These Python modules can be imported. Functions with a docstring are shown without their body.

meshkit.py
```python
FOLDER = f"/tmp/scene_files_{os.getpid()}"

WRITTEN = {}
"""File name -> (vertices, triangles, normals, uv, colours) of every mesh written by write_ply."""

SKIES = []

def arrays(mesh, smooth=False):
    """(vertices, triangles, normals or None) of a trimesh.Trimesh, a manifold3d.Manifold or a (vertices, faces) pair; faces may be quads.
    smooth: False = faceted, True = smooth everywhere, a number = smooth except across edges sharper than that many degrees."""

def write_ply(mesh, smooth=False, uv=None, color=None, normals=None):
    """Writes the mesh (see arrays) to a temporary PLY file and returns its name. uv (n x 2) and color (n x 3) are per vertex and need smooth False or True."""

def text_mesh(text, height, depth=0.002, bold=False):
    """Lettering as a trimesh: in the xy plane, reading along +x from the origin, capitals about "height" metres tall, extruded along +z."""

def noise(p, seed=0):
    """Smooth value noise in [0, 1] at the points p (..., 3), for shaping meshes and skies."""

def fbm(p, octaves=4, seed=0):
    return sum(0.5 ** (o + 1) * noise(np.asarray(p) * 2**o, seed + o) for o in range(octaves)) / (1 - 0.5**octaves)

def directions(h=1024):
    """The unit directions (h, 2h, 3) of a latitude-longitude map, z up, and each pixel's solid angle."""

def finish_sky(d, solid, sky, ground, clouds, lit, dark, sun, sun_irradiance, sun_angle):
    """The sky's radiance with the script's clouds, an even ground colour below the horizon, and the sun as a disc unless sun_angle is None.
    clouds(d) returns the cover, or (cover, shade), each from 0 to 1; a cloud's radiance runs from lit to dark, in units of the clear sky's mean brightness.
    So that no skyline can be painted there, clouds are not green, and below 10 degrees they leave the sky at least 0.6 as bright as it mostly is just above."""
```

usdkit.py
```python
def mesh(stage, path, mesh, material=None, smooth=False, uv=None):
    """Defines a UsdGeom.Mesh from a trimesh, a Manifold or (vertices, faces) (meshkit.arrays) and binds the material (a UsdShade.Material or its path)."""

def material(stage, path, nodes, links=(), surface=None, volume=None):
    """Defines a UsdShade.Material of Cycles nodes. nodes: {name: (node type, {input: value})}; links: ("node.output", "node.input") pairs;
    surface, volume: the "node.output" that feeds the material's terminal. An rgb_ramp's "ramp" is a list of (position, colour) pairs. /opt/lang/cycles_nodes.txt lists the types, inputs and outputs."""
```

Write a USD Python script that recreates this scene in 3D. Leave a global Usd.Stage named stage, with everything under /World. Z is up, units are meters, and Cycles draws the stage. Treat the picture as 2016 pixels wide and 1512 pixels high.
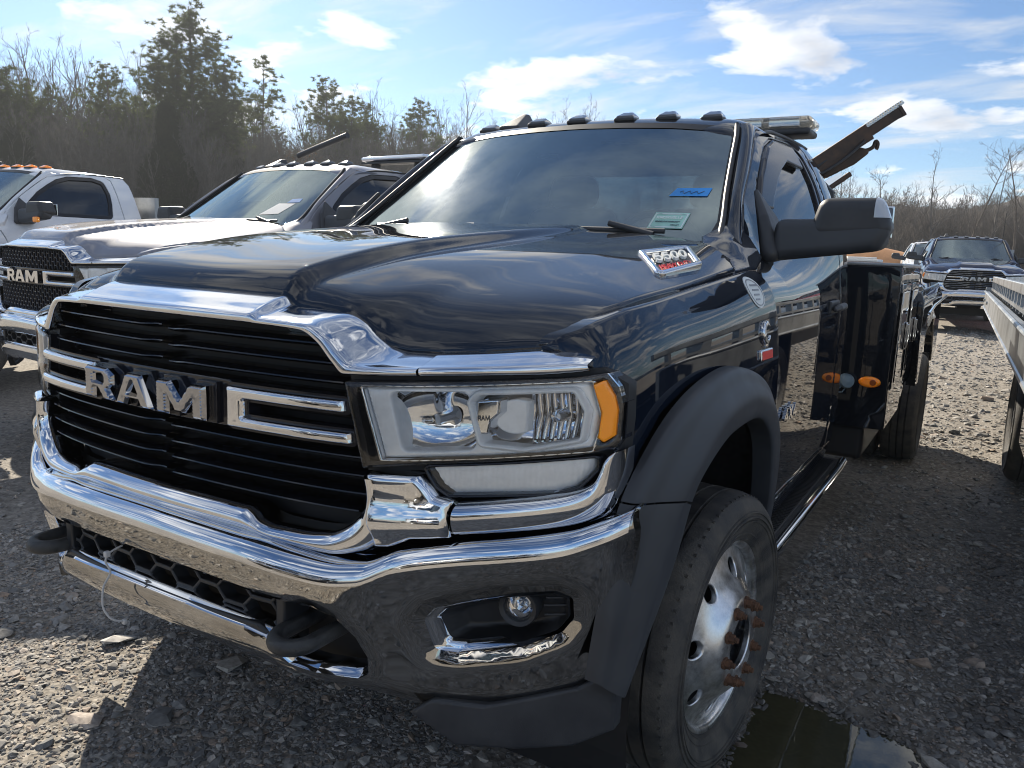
import math, random
import shapely.affinity
import numpy as np, trimesh, shapely, manifold3d as m3
from shapely.geometry import Polygon, LineString, Point, box as sbox
from shapely.ops import unary_union
from scipy.spatial import Delaunay
from scipy.interpolate import CubicSpline, PchipInterpolator, RBFInterpolator
from pxr import Usd, UsdGeom, UsdLux, UsdShade, Gf, Sdf, Vt
import usdkit, meshkit

stage = Usd.Stage.CreateInMemory()
UsdGeom.SetStageUpAxis(stage, 'Z')
UsdGeom.Xform.Define(stage, '/World')
UsdGeom.Scope.Define(stage, '/World/Looks')
# ------------------------------------------------------------------ camera
EYE = np.array([1.5071, -2.0298, 1.4118])
YAW, PITCH, ROLL, FPX = 0.53801, 0.16674, 0.03920, 1539.3
cf = np.array([-math.sin(YAW)*math.cos(PITCH), math.cos(YAW)*math.cos(PITCH), -math.sin(PITCH)])
cr = np.array([math.cos(YAW), math.sin(YAW), 0.0]); cu = np.cross(cr, cf)
right = math.cos(ROLL)*cr + math.sin(ROLL)*cu; up = -math.sin(ROLL)*cr + math.cos(ROLL)*cu
cam = UsdGeom.Camera.Define(stage, '/World/camera')
cm = Gf.Matrix4d(*right, 0, *up, 0, *(-cf), 0, *EYE, 1)
cam.AddTransformOp().Set(cm)
cam.CreateHorizontalApertureAttr(36.0); cam.CreateVerticalApertureAttr(27.0)
cam.CreateFocalLengthAttr(36.0*FPX/2016.0)
cam.CreateClippingRangeAttr(Gf.Vec2f(0.05, 5000))
cam.CreateExposureAttr(1.12)
# ------------------------------------------------------------------ sky and sun
SUN_EL, SUN_AZ = math.radians(31), math.radians(-52)      # azimuth from +Y, negative towards -X
sund = np.array([math.sin(SUN_AZ)*math.cos(SUN_EL), math.cos(SUN_AZ)*math.cos(SUN_EL), math.sin(SUN_EL)])
sun = UsdLux.DistantLight.Define(stage, '/World/sun')
sun.CreateNormalizeAttr(True); sun.CreateIntensityAttr(1.25); sun.CreateAngleAttr(0.53); sun.CreateColorAttr(Gf.Vec3f(1.0, 0.91, 0.77))
zax = sund; xax = np.cross([0, 0, 1.0], zax); xax /= np.linalg.norm(xax); yax = np.cross(zax, xax)
sun.AddTransformOp().Set(Gf.Matrix4d(*xax, 0, *yax, 0, *zax, 0, 0, 0, 50, 1))
dome = UsdLux.DomeLight.Define(stage, '/World/sky')
skym = usdkit.material(stage, '/World/Looks/sky_material', {
    'sky': ('sky_texture', {'sky_type': 'single_scattering', 'sun_disc': False, 'sun_elevation': SUN_EL, 'sun_rotation': SUN_AZ, 'air_density': 1.0, 'aerosol_density': 0.35, 'ozone_density': 3.0}),
    'tc': ('texture_coordinate', {}),
    'sep': ('separate_xyz', {}),
    'zz': ('math', {'math_type': 'maximum', 'value2': 0.0}),
    'zc': ('math', {'math_type': 'add', 'value2': 0.16}),
    'dx': ('math', {'math_type': 'divide'}), 'dy': ('math', {'math_type': 'divide'}),
    'cmb': ('combine_xyz', {'z': 0.37}),
    # thin high streaks
    'map1': ('mapping', {'rotation': (0, 0, 0.55), 'scale': (1.1, 2.8, 1.0), 'location': (4.2, 8.8, 0)}),
    'n1': ('noise_texture', {'scale': 1.5, 'detail': 9.0, 'roughness': 0.56, 'distortion': 0.5}),
    'r1': ('rgb_ramp', {'ramp': [(0.47, (0, 0, 0)), (0.58, (.36, .36, .36)), (0.70, (.90, .90, .90))]}),
    # heaped clouds, more of them low down
    'map2': ('mapping', {'rotation': (0, 0, 0.07), 'scale': (1.0, 1.0, 1.0), 'location': (21.6, 2.86, 0.0)}),
    'n2': ('noise_texture', {'scale': 2.2, 'detail': 10.0, 'roughness': 0.53, 'distortion': 0.15}),
    'r2': ('rgb_ramp', {'ramp': [(0.53, (0, 0, 0)), (0.585, (.72, .72, .72)), (0.65, (1, 1, 1))]}),
    'mapb': ('mapping', {'rotation': (0, 0, 0.07), 'scale': (1.0, 1.0, 1.0), 'location': (21.47, 2.73, 0.0)}),
    'n2b': ('noise_texture', {'scale': 2.2, 'detail': 6.0, 'roughness': 0.5, 'distortion': 0.15}),
    'shade': ('rgb_ramp', {'ramp': [(0.40, (11.5, 11.3, 10.8)), (0.56, (8.6, 8.8, 9.2)), (0.72, (4.8, 5.1, 5.8))]}),
    'mixa': ('mix_color', {'b': (7.0, 7.3, 7.6)}),
    'mixb': ('mix_color', {}),
    'tint': ('mix_color', {'blend_type': 'multiply', 'fac': 1.0, 'b': (0.58, 0.82, 1.03)}),
    'bg': ('background_shader', {'strength': 0.051}),
}, [('tc.generated', 'sep.vector'), ('sep.z', 'zz.value1'), ('zz.value', 'zc.value1'), ('sep.x', 'dx.value1'), ('zc.value', 'dx.value2'), ('sep.y', 'dy.value1'), ('zc.value', 'dy.value2'),
    ('dx.value', 'cmb.x'), ('dy.value', 'cmb.y'), ('cmb.vector', 'map1.vector'), ('map1.vector', 'n1.vector'), ('n1.fac', 'r1.fac'),
    ('cmb.vector', 'map2.vector'), ('map2.vector', 'n2.vector'), ('n2.fac', 'r2.fac'), ('cmb.vector', 'mapb.vector'), ('mapb.vector', 'n2b.vector'), ('n2b.fac', 'shade.fac'),
    ('sky.color', 'tint.a'), ('tint.result', 'mixa.a'), ('r1.color', 'mixa.fac'), ('mixa.result', 'mixb.a'), ('shade.color', 'mixb.b'), ('r2.color', 'mixb.fac'), ('mixb.result', 'bg.color')], surface='bg.background')
UsdShade.MaterialBindingAPI.Apply(dome.GetPrim()).Bind(skym)
# ------------------------------------------------------------------ materials
M = {}
def mat(name, nodes, links=(), surface='p.BSDF', volume=None):
    M[name] = usdkit.material(stage, '/World/Looks/' + name, nodes, links, surface=surface, volume=volume); return M[name]
def pr(name, col, rough=.5, metal=0., **k):
    mat(name, {'p': ('principled_bsdf', {'base_color': col, 'roughness': rough, 'metallic': metal, **k})})
def worn(name, c1, c2, scale, r1, r2, metal=0., bump=0., bscale=60., **k):
    """two tones of one colour by noise, with its own roughness, and a fine relief"""
    n = {'tc': ('geometry', {}), 'n': ('noise_texture', {'scale': scale, 'detail': 7., 'roughness': .62}),
         'c': ('rgb_ramp', {'ramp': [(.34, c1), (.68, c2)]}), 'r': ('map_range', {'from_min': .3, 'from_max': .7, 'to_min': r1, 'to_max': r2, 'clamp': True}),
         'p': ('principled_bsdf', {'metallic': metal, **k})}
    l = [('tc.position', 'n.vector'), ('n.fac', 'c.fac'), ('c.color', 'p.base_color'), ('n.fac', 'r.value'), ('r.result', 'p.roughness')]
    if bump:
        n['n3'] = ('noise_texture', {'scale': bscale, 'detail': 5.}); n['b'] = ('bump', {'strength': bump, 'distance': .004})
        l += [('tc.position', 'n3.vector'), ('n3.fac', 'b.height'), ('b.normal', 'p.normal')]
    mat(name, n, l)
def paint(name, col, dust=.10, metal=.35, specks=.04):
    n = {'g': ('geometry', {}), 'n': ('noise_texture', {'scale': 3.5, 'detail': 8., 'roughness': .65}), 
         'sp': ('noise_texture', {'scale': 160., 'detail': 3., 'roughness': .8}), 'spr': ('rgb_ramp', {'ramp': [(.70, (0, 0, 0)), (.80, (1, 1, 1))]}),
         'cr': ('map_range', {'from_min': .3, 'from_max': .75, 'to_min': .0, 'to_max': .012 + dust*.25, 'clamp': True}),
         'nz': ('separate_xyz', {}), 'df': ('map_range', {'from_min': .35, 'from_max': 1., 'to_min': 0., 'to_max': dust, 'clamp': True}),
         'dn': ('math', {'math_type': 'multiply'}), 'da': ('math', {'math_type': 'add', 'use_clamp': True}), 'ds': ('math', {'math_type': 'multiply', 'value2': specks}),
         'm': ('mix_color', {'a': col, 'b': (.32, .30, .27)}),
         'p': ('principled_bsdf', {'metallic': metal, 'roughness': .6, 'specular_ior_level': .0, 'coat_weight': 1.0, 'coat_ior': 1.6})}
    l = [('g.position', 'n.vector'), ('g.position', 'sp.vector'), ('sp.fac', 'spr.fac'), ('n.fac', 'cr.value'), ('cr.result', 'p.coat_roughness'),
         ('g.normal', 'nz.vector'), ('nz.z', 'df.value'), ('df.result', 'dn.value1'), ('n.fac', 'dn.value2'), ('spr.color', 'ds.value1'), ('dn.value', 'da.value1'), ('ds.value', 'da.value2'), ('da.value', 'm.fac'), ('m.result', 'p.base_color')]
    mat(name, n, l)
paint('navy_paint', (.0030, .0048, .0088), .09, .0)
paint('black_body_paint', (.006, .007, .009), .05, 0., .30)
paint('silver_paint', (.20, .20, .222), .02, .5)
paint('white_paint', (.62, .63, .65), .05, .0)
paint('blue_paint', (.010, .016, .040), .05, 0.)
paint('red_paint', (.35, .012, .012), .05, .0)
worn('chrome', (.70, .72, .76), (.78, .80, .83), 9., .02, .055, 1.0)
worn('dusty_chrome', (.38, .37, .35), (.48, .48, .48), 7., .015, .055, 1.0)
worn('polished_aluminium', (.68, .68, .68), (.88, .89, .90), 14., .20, .40, 1.0, .03, 220.)
worn('bed_aluminium', (.24, .255, .27), (.33, .345, .36), 3., .28, .42, .85)
worn('black_plastic', (.014, .015, .018), (.028, .029, .032), 11., .38, .60, 0., .12, 700.)
worn('grey_plastic', (.020, .022, .026), (.031, .034, .039), 9., .42, .58, 0., .10, 900.)
pr('gloss_black', (.006, .0065, .009), .14)
pr('seam_black', (.004, .004, .005), .6)
worn('tyre_rubber', (.018, .018, .019), (.085, .076, .064), 16., .60, .88, 0., .6, 190.)
worn('rusty_steel', (.055, .026, .014), (.14, .066, .033), 60., .65, .9, .2, .15, 320.)
worn('boom_steel', (.020, .014, .011), (.085, .050, .032), 10., .5, .85, .2, .4, 60.)
worn('tow_hook_black', (.010, .011, .012), (.045, .045, .044), 24., .4, .8, 0., .3, 240.)
worn('satin_bezel', (.86, .87, .89), (.93, .94, .95), 30., .28, .38, .2)
pr('bulb_silver', (.85, .86, .88), .03, 1.0)
pr('interior_dark', (.040, .041, .042), .7)
pr('interior_grey', (.10, .10, .098), .75)
pr('rubber_trim', (.012, .012, .013), .45)
pr('pocket_black', (.012, .0125, .014), .42)
pr('white_print', (.62, .64, .63), .5)
pr('paper', (.70, .69, .66), .7)
pr('green_sticker', (.30, .52, .44), .35)
pr('blue_tape', (.03, .25, .62), .6)
pr('ink', (.02, .03, .05), .6)
pr('red_print', (.55, .025, .02), .35)
pr('grey_print', (.22, .23, .25), .4)
pr('zip_tie_white', (.42, .41, .40), .5)
pr('galvanised', (.32, .33, .33), .5, .8)
pr('diamond_plate', (.62, .60, .57), .28, 1.0)
mat('amber_lens', {'p': ('principled_bsdf', {'base_color': (1.0, .27, .012), 'roughness': .10, 'coat_weight': .6, 'subsurface_weight': .25, 'subsurface_scale': .02, 'subsurface_radius': (1, .3, .05)})})
mat('smoked_lens', {'p': ('principled_bsdf', {'base_color': (.05, .05, .05), 'roughness': .08, 'coat_weight': 1.0})})
def pane(name, tint, dust=.05, dr=.22, rough=.0, ior=1.52, gcol=(1, 1, 1)):
    mat(name, {'t': ('transparent_bsdf', {'color': tint}), 'g': ('glossy_bsdf', {'color': gcol, 'roughness': rough}), 'f': ('fresnel', {'IOR': ior}), 'm': ('mix_closure', {}),
               'd': ('glossy_bsdf', {'color': (.85, .9, .92), 'roughness': dr}), 'geo': ('geometry', {}), 'n': ('noise_texture', {'scale': 4., 'detail': 9., 'roughness': .7}),
               'r': ('map_range', {'from_min': .3, 'from_max': .75, 'to_min': dust*.3, 'to_max': dust*1.5, 'clamp': True}), 'm2': ('mix_closure', {})},
        [('f.fac', 'm.fac'), ('t.BSDF', 'm.closure1'), ('g.BSDF', 'm.closure2'), ('geo.position', 'n.vector'), ('n.fac', 'r.value'), ('r.result', 'm2.fac'), ('m.closure', 'm2.closure1'), ('d.BSDF', 'm2.closure2')], surface='m2.closure')
pane('windshield_glass', (.60, .76, .78), .06, .15, 0., 3.0, (.80, .97, 1.0))
pane('tinted_glass', (.06, .07, .075), .015, .25, 0., 1.9)
pane('lamp_glass', (.97, .98, .98), .015, .25)
# ground
mat('dirt', {'g': ('geometry', {}), 'n': ('noise_texture', {'scale': .45, 'detail': 9., 'roughness': .62}), 'n2': ('noise_texture', {'scale': 22., 'detail': 8., 'roughness': .7}),
             'v': ('voronoi_texture', {'scale': 48., 'randomness': 1.}), 'hs': ('rgb_ramp', {'ramp': [(0., (.165, .155, .142)), (.35, (.255, .236, .210)), (.7, (.33, .308, .276)), (1., (.43, .405, .37))]}), 'sv': ('separate_xyz', {}),
             'c': ('rgb_ramp', {'ramp': [(.30, (.12, .111, .10)), (.5, (.235, .212, .182)), (.70, (.335, .306, .265))]}),
             'mx': ('mix_color', {'fac': .5}), 'c2': ('rgb_ramp', {'ramp': [(.35, (.6, .58, .56)), (.65, (1.12, 1.1, 1.06))]}), 'mu': ('mix_color', {'blend_type': 'multiply', 'fac': 1.}),
             'b': ('bump', {'strength': .55, 'distance': .009}), 'b2': ('bump', {'strength': .35, 'distance': .012}), 'pz': ('separate_xyz', {}), 'dz': ('math', {'math_type': 'multiply_add', 'value2': .02, 'value3': -.012}), 'za': ('math', {'math_type': 'add'}), 'damp_shade': ('map_range', {'from_min': -.034, 'from_max': -.008, 'to_min': .42, 'to_max': 1., 'clamp': True}), 'dr': ('map_range', {'from_min': -.034, 'from_max': -.010, 'to_min': .42, 'to_max': .93, 'clamp': True}), 'dm': ('vector_math', {'math_type': 'scale'}),  # low ground goes darker: damp, with the truck's shade put into colour
             'p': ('principled_bsdf', {'specular_ior_level': .3})},
    [('g.position', 'n.vector'), ('g.position', 'n2.vector'), ('g.position', 'v.vector'), ('n.fac', 'c.fac'), ('v.color', 'sv.vector'), ('sv.x', 'hs.fac'), ('c.color', 'mx.a'), ('hs.color', 'mx.b'), ('n2.fac', 'c2.fac'), ('mx.result', 'mu.a'), ('c2.color', 'mu.b'), ('g.position', 'pz.vector'), ('n2.fac', 'dz.value1'), ('pz.z', 'za.value1'), ('dz.value', 'za.value2'), ('za.value', 'damp_shade.value'), ('za.value', 'dr.value'), ('mu.result', 'dm.vector1'), ('damp_shade.result', 'dm.scale'), ('dm.vector', 'p.base_color'), ('dr.result', 'p.roughness'),
     ('v.distance', 'b.height'), ('n2.fac', 'b2.height'), ('b.normal', 'b2.normal'), ('b2.normal', 'p.normal')])
mat('stone', {'o': ('object_info', {}), 'c': ('rgb_ramp', {'ramp': [(0., (.13, .128, .124)), (.35, (.22, .21, .194)), (.6, (.29, .272, .244)), (.8, (.36, .333, .295)), (.93, (.28, .205, .15)), (1., (.48, .465, .44))]}),
              'g': ('geometry', {}), 'n': ('noise_texture', {'scale': 60., 'detail': 6.}), 'mr': ('map_range', {'from_min': .3, 'from_max': .7, 'to_min': .7, 'to_max': 1.2}), 'mu': ('vector_math', {'math_type': 'scale'}),
              'b': ('bump', {'strength': .4, 'distance': .003}), 'pz': ('separate_xyz', {}), 'damp_shade': ('map_range', {'from_min': -.034, 'from_max': -.008, 'to_min': .42, 'to_max': 1., 'clamp': True}), 'dr': ('map_range', {'from_min': -.034, 'from_max': -.008, 'to_min': .5, 'to_max': .86, 'clamp': True}), 'dm': ('vector_math', {'math_type': 'scale'}), 'p': ('principled_bsdf', {})},  # low stones darken likewise, for damp and for painted shade
    [('o.random', 'c.fac'), ('g.position', 'n.vector'), ('n.fac', 'mr.value'), ('c.color', 'mu.vector1'), ('mr.result', 'mu.scale'), ('g.position', 'pz.vector'), ('pz.z', 'damp_shade.value'), ('pz.z', 'dr.value'), ('mu.vector', 'dm.vector1'), ('damp_shade.result', 'dm.scale'), ('dm.vector', 'p.base_color'), ('dr.result', 'p.roughness'), ('n.fac', 'b.height'), ('b.normal', 'p.normal')])
mat('puddle_water', {'g': ('geometry', {}), 'n': ('noise_texture', {'scale': 22., 'detail': 3.}), 'b': ('bump', {'strength': .06, 'distance': .002}), 't': ('transparent_bsdf', {'color': (.55, .53, .36)}), 'df': ('diffuse_bsdf', {'color': (.085, .080, .045)}), 'mm': ('mix_closure', {'fac': .62}), 'gl': ('glossy_bsdf', {'color': (1, 1, 1), 'roughness': .004}),
                     'f': ('fresnel', {'IOR': 1.6}), 'm': ('mix_closure', {})}, [('g.position', 'n.vector'), ('n.fac', 'b.height'), ('b.normal', 'gl.normal'), ('b.normal', 'f.normal'), ('f.fac', 'm.fac'), ('t.BSDF', 'mm.closure1'), ('df.BSDF', 'mm.closure2'), ('mm.closure', 'm.closure1'), ('gl.BSDF', 'm.closure2')], surface='m.closure')
worn('orange_clay', (.30, .14, .055), (.42, .21, .09), 1.2, .9, 1.)
worn('hill_woods', (.022, .018, .015), (.046, .037, .029), .12, .95, 1., 0., 1., 3.)
worn('bark', (.060, .050, .042), (.12, .102, .086), 6., .85, 1.)
worn('pale_bark', (.065, .057, .050), (.125, .112, .10), 6., .85, 1.)
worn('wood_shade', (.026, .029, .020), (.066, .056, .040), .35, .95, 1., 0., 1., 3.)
worn('dry_grass', (.16, .105, .055), (.27, .18, .095), 4., .9, 1.)
def leaf(name, c1, c2, tr):
    mat(name, {'o': ('object_info', {}), 'g': ('geometry', {}), 'n': ('noise_texture', {'scale': .9, 'detail': 4.}), 'c': ('rgb_ramp', {'ramp': [(.3, c1), (.7, c2)]}), 'd': ('diffuse_bsdf', {}), 't': ('translucent_bsdf', {}), 'm': ('mix_closure', {'fac': tr})},
        [('g.position', 'n.vector'), ('n.fac', 'c.fac'), ('c.color', 'd.color'), ('c.color', 't.color'), ('d.BSDF', 'm.closure1'), ('t.BSDF', 'm.closure2')], surface='m.closure')
leaf('pine_needles', (.060, .075, .030), (.13, .15, .060), .5)
leaf('cedar_needles', (.024, .036, .018), (.055, .062, .030), .3)
leaf('dead_leaves', (.10, .055, .03), (.17, .10, .06), .35)
# ------------------------------------------------------------------ helpers
def numbered(path):
    if not stage.GetPrimAtPath(path): return path
    k = 1
    while stage.GetPrimAtPath(f'{path}_{k:03d}'): k += 1
    return f'{path}_{k:03d}'
def tag(prim, label=None, cat=None, group=None, kind=None):
    for k, v in (('label', label), ('category', cat), ('group', group), ('kind', kind)):
        if v: prim.SetCustomDataByKey(k, v)
    return prim
def thing(name, label=None, cat=None, loc=(0, 0, 0), rotz=0., group=None, scale=None):
    p = numbered('/World/' + name); x = UsdGeom.Xform.Define(stage, p)
    x.AddTranslateOp().Set(Gf.Vec3d(*map(float, loc)))
    if rotz: x.AddRotateZOp().Set(float(math.degrees(rotz)))
    if scale: x.AddScaleOp().Set(Gf.Vec3f(*map(float, scale)))
    tag(x.GetPrim(), label, cat, group); return p
def group(parent, name, label=None, loc=None, rotz=None):
    p = numbered(parent + '/' + name); x = UsdGeom.Xform.Define(stage, p)
    if loc is not None: x.AddTranslateOp().Set(Gf.Vec3d(*map(float, loc)))
    if rotz: x.AddRotateZOp().Set(float(math.degrees(rotz)))
    if label: tag(x.GetPrim(), label)
    return p
def part(parent, name, mesh, material, smooth=30, label=None, kind=None):
    p = numbered(parent + '/' + name)
    if isinstance(mesh, list): mesh = cat(mesh)
    usdkit.mesh(stage, p, mesh, M[material], smooth=smooth)
    tag(stage.GetPrimAtPath(p), label, kind=kind); return p
def top(name, mesh, material, smooth=30, label=None, cat_=None, group_=None, kind=None):
    p = part('/World', name, mesh, material, smooth); tag(stage.GetPrimAtPath(p), label, cat_, group_, kind); return p
def copy_of(src, name, loc, rotz=0., scale=(1, 1, 1), label=None, group_=None, cat_=None):
    p = thing(name, label, cat_, loc, rotz, group_, scale); pr_ = stage.GetPrimAtPath(p)
    pr_.GetReferences().AddInternalReference(Sdf.Path(src)); pr_.SetInstanceable(True); return p
def vf(m):
    if isinstance(m, tuple): 
        v, f = np.asarray(m[0], float), np.asarray(m[1], int)
        if f.shape[1] == 4: f = np.vstack([f[:, [0, 1, 2]], f[:, [0, 2, 3]]])
        return v, f
    if hasattr(m, 'to_mesh'): q = m.to_mesh(); return np.array(q.vert_properties[:, :3], float), np.array(q.tri_verts, int)
    return np.array(m.vertices), np.array(m.faces)
def cat(ms):
    V, F, n = [], [], 0
    for m in ms:
        v, f = vf(m); V.append(v); F.append(f + n); n += len(v)
    return np.vstack(V), np.vstack(F)
def mir(m): v, f = vf(m); return v*[-1, 1, 1], f[:, ::-1]
def mv(m, t): v, f = vf(m); return v + np.asarray(t, float), f
def rz(m, a, c=(0, 0, 0)):
    v, f = vf(m); c = np.asarray(c, float); s, k = math.sin(a), math.cos(a); return (v-c) @ np.array([[k, s, 0], [-s, k, 0], [0, 0, 1]]) + c, f
def rot(m, axis, a, c=(0, 0, 0)):
    v, f = vf(m); T = trimesh.transformations.rotation_matrix(a, axis, c); return v @ T[:3, :3].T + T[:3, 3], f
def both(m): return cat([m, mir(m)])
def gridmesh(P, closed=False):
    n, m = P.shape[:2]; idx = np.arange(n*m).reshape(n, m); q = []
    mm = m if closed else m - 1
    j = np.arange(mm); j2 = (j + 1) % m
    for i in range(n-1): q.append(np.stack([idx[i, j], idx[i, j2], idx[i+1, j2], idx[i+1, j]], -1))
    return vf((P.reshape(-1, 3), np.vstack(q)))
def curve(P, n, kind='p'):
    P = np.asarray(P, float); d = np.r_[0, np.cumsum(np.linalg.norm(np.diff(P, axis=0), axis=1) + 1e-9)]; d /= d[-1]
    f = PchipInterpolator(d, P) if kind == 'p' else CubicSpline(d, P)
    return f(np.linspace(0, 1, n))
def rails(R, n, m, along='p', across='p'):
    """a smooth surface through several rails, each the same number of stations"""
    R = np.asarray(R, float); s = np.linspace(0, 1, R.shape[1]); C = []
    A = np.stack([(PchipInterpolator(s, r) if along == 'p' else CubicSpline(s, r))(np.linspace(0, 1, n)) for r in R])
    t = np.linspace(0, 1, len(R)); tt = np.linspace(0, 1, m)
    if across == 'l': G = np.stack([[np.interp(tt, t, A[:, i, k]) for k in range(3)] for i in range(n)]).transpose(0, 2, 1)
    else: G = (PchipInterpolator(t, A) if across == 'p' else CubicSpline(t, A))(tt).transpose(1, 0, 2)
    return gridmesh(G)
def tube(P, r, n=8, cap=True):
    P = np.asarray(P, float); t = np.gradient(P, axis=0); t /= np.linalg.norm(t, axis=1, keepdims=True) + 1e-12
    ref = np.array([0, 0, 1.]) if abs(t[0, 2]) < .9 else np.array([1., 0, 0]); a = []
    for k in t:
        ref = ref - k*(ref @ k); ref /= np.linalg.norm(ref) + 1e-12; a.append(ref.copy())
    a = np.array(a); b = np.cross(t, a); an = np.arange(n)*2*np.pi/n; r = np.broadcast_to(r, (len(P),))
    G = P[:, None] + r[:, None, None]*(np.cos(an)[None, :, None]*a[:, None] + np.sin(an)[None, :, None]*b[:, None])
    v, f = gridmesh(G, True)
    if cap:
        for e, o in ((0, 1), (len(P)-1, -1)):
            c = len(v); v = np.vstack([v, P[e]]); i = e*n + np.arange(n); j = e*n + (np.arange(n)+1) % n
            f = np.vstack([f, np.stack([np.full(n, c), i, j][::1], -1)[:, ::o]])
    return v, f
def bx(x0, x1, y0, y1, z0, z1): b = trimesh.creation.box([x1-x0, y1-y0, z1-z0]); b.apply_translation([(x0+x1)/2, (y0+y1)/2, (z0+z1)/2]); return b
def rbox(x0, x1, y0, y1, z0, z1, r=.01, seg=12):
    s = m3.Manifold.sphere(r, seg); return m3.Manifold.batch_hull([s.translate([x, y, z]) for x in (x0+r, x1-r) for y in (y0+r, y1-r) for z in (z0+r, z1-r)])
def hullpts(P, r, seg=12):
    r = np.broadcast_to(r, (len(P),)); return m3.Manifold.batch_hull([m3.Manifold.sphere(float(q), seg).translate(list(map(float, p))) for p, q in zip(P, r)])
def prism(poly, h):
    """shapely polygon in xy, extruded along +z"""
    return vf(trimesh.creation.extrude_polygon(poly, h))
def lathe(prof, n=64, axis='x'):
    """profile (r, a): radius r at position a along the axis"""
    prof = np.asarray(prof, float); an = np.linspace(0, 2*np.pi, n, endpoint=False); r, a = prof[:, 0], prof[:, 1]
    c, s = np.cos(an), np.sin(an); G = np.stack([np.broadcast_to(a[:, None], (len(a), n)), r[:, None]*c, r[:, None]*s], -1)
    if axis == 'y': G = G[..., [1, 0, 2]]
    if axis == 'z': G = G[..., [1, 2, 0]]
    return gridmesh(G, True)
def smooth_poly(pts, n=8, close=True, r=None):
    """polygon with rounded corners"""
    p = Polygon(pts)
    if r: p = p.buffer(-r).buffer(2*r, quad_segs=n).buffer(-r, quad_segs=n)
    return p
AX = {'y': lambda u, v, w: np.stack([u, w, v], -1), 'z': lambda u, v, w: np.stack([u, v, w], -1), 'x': lambda u, v, w: np.stack([w, u, v], -1)}
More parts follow.
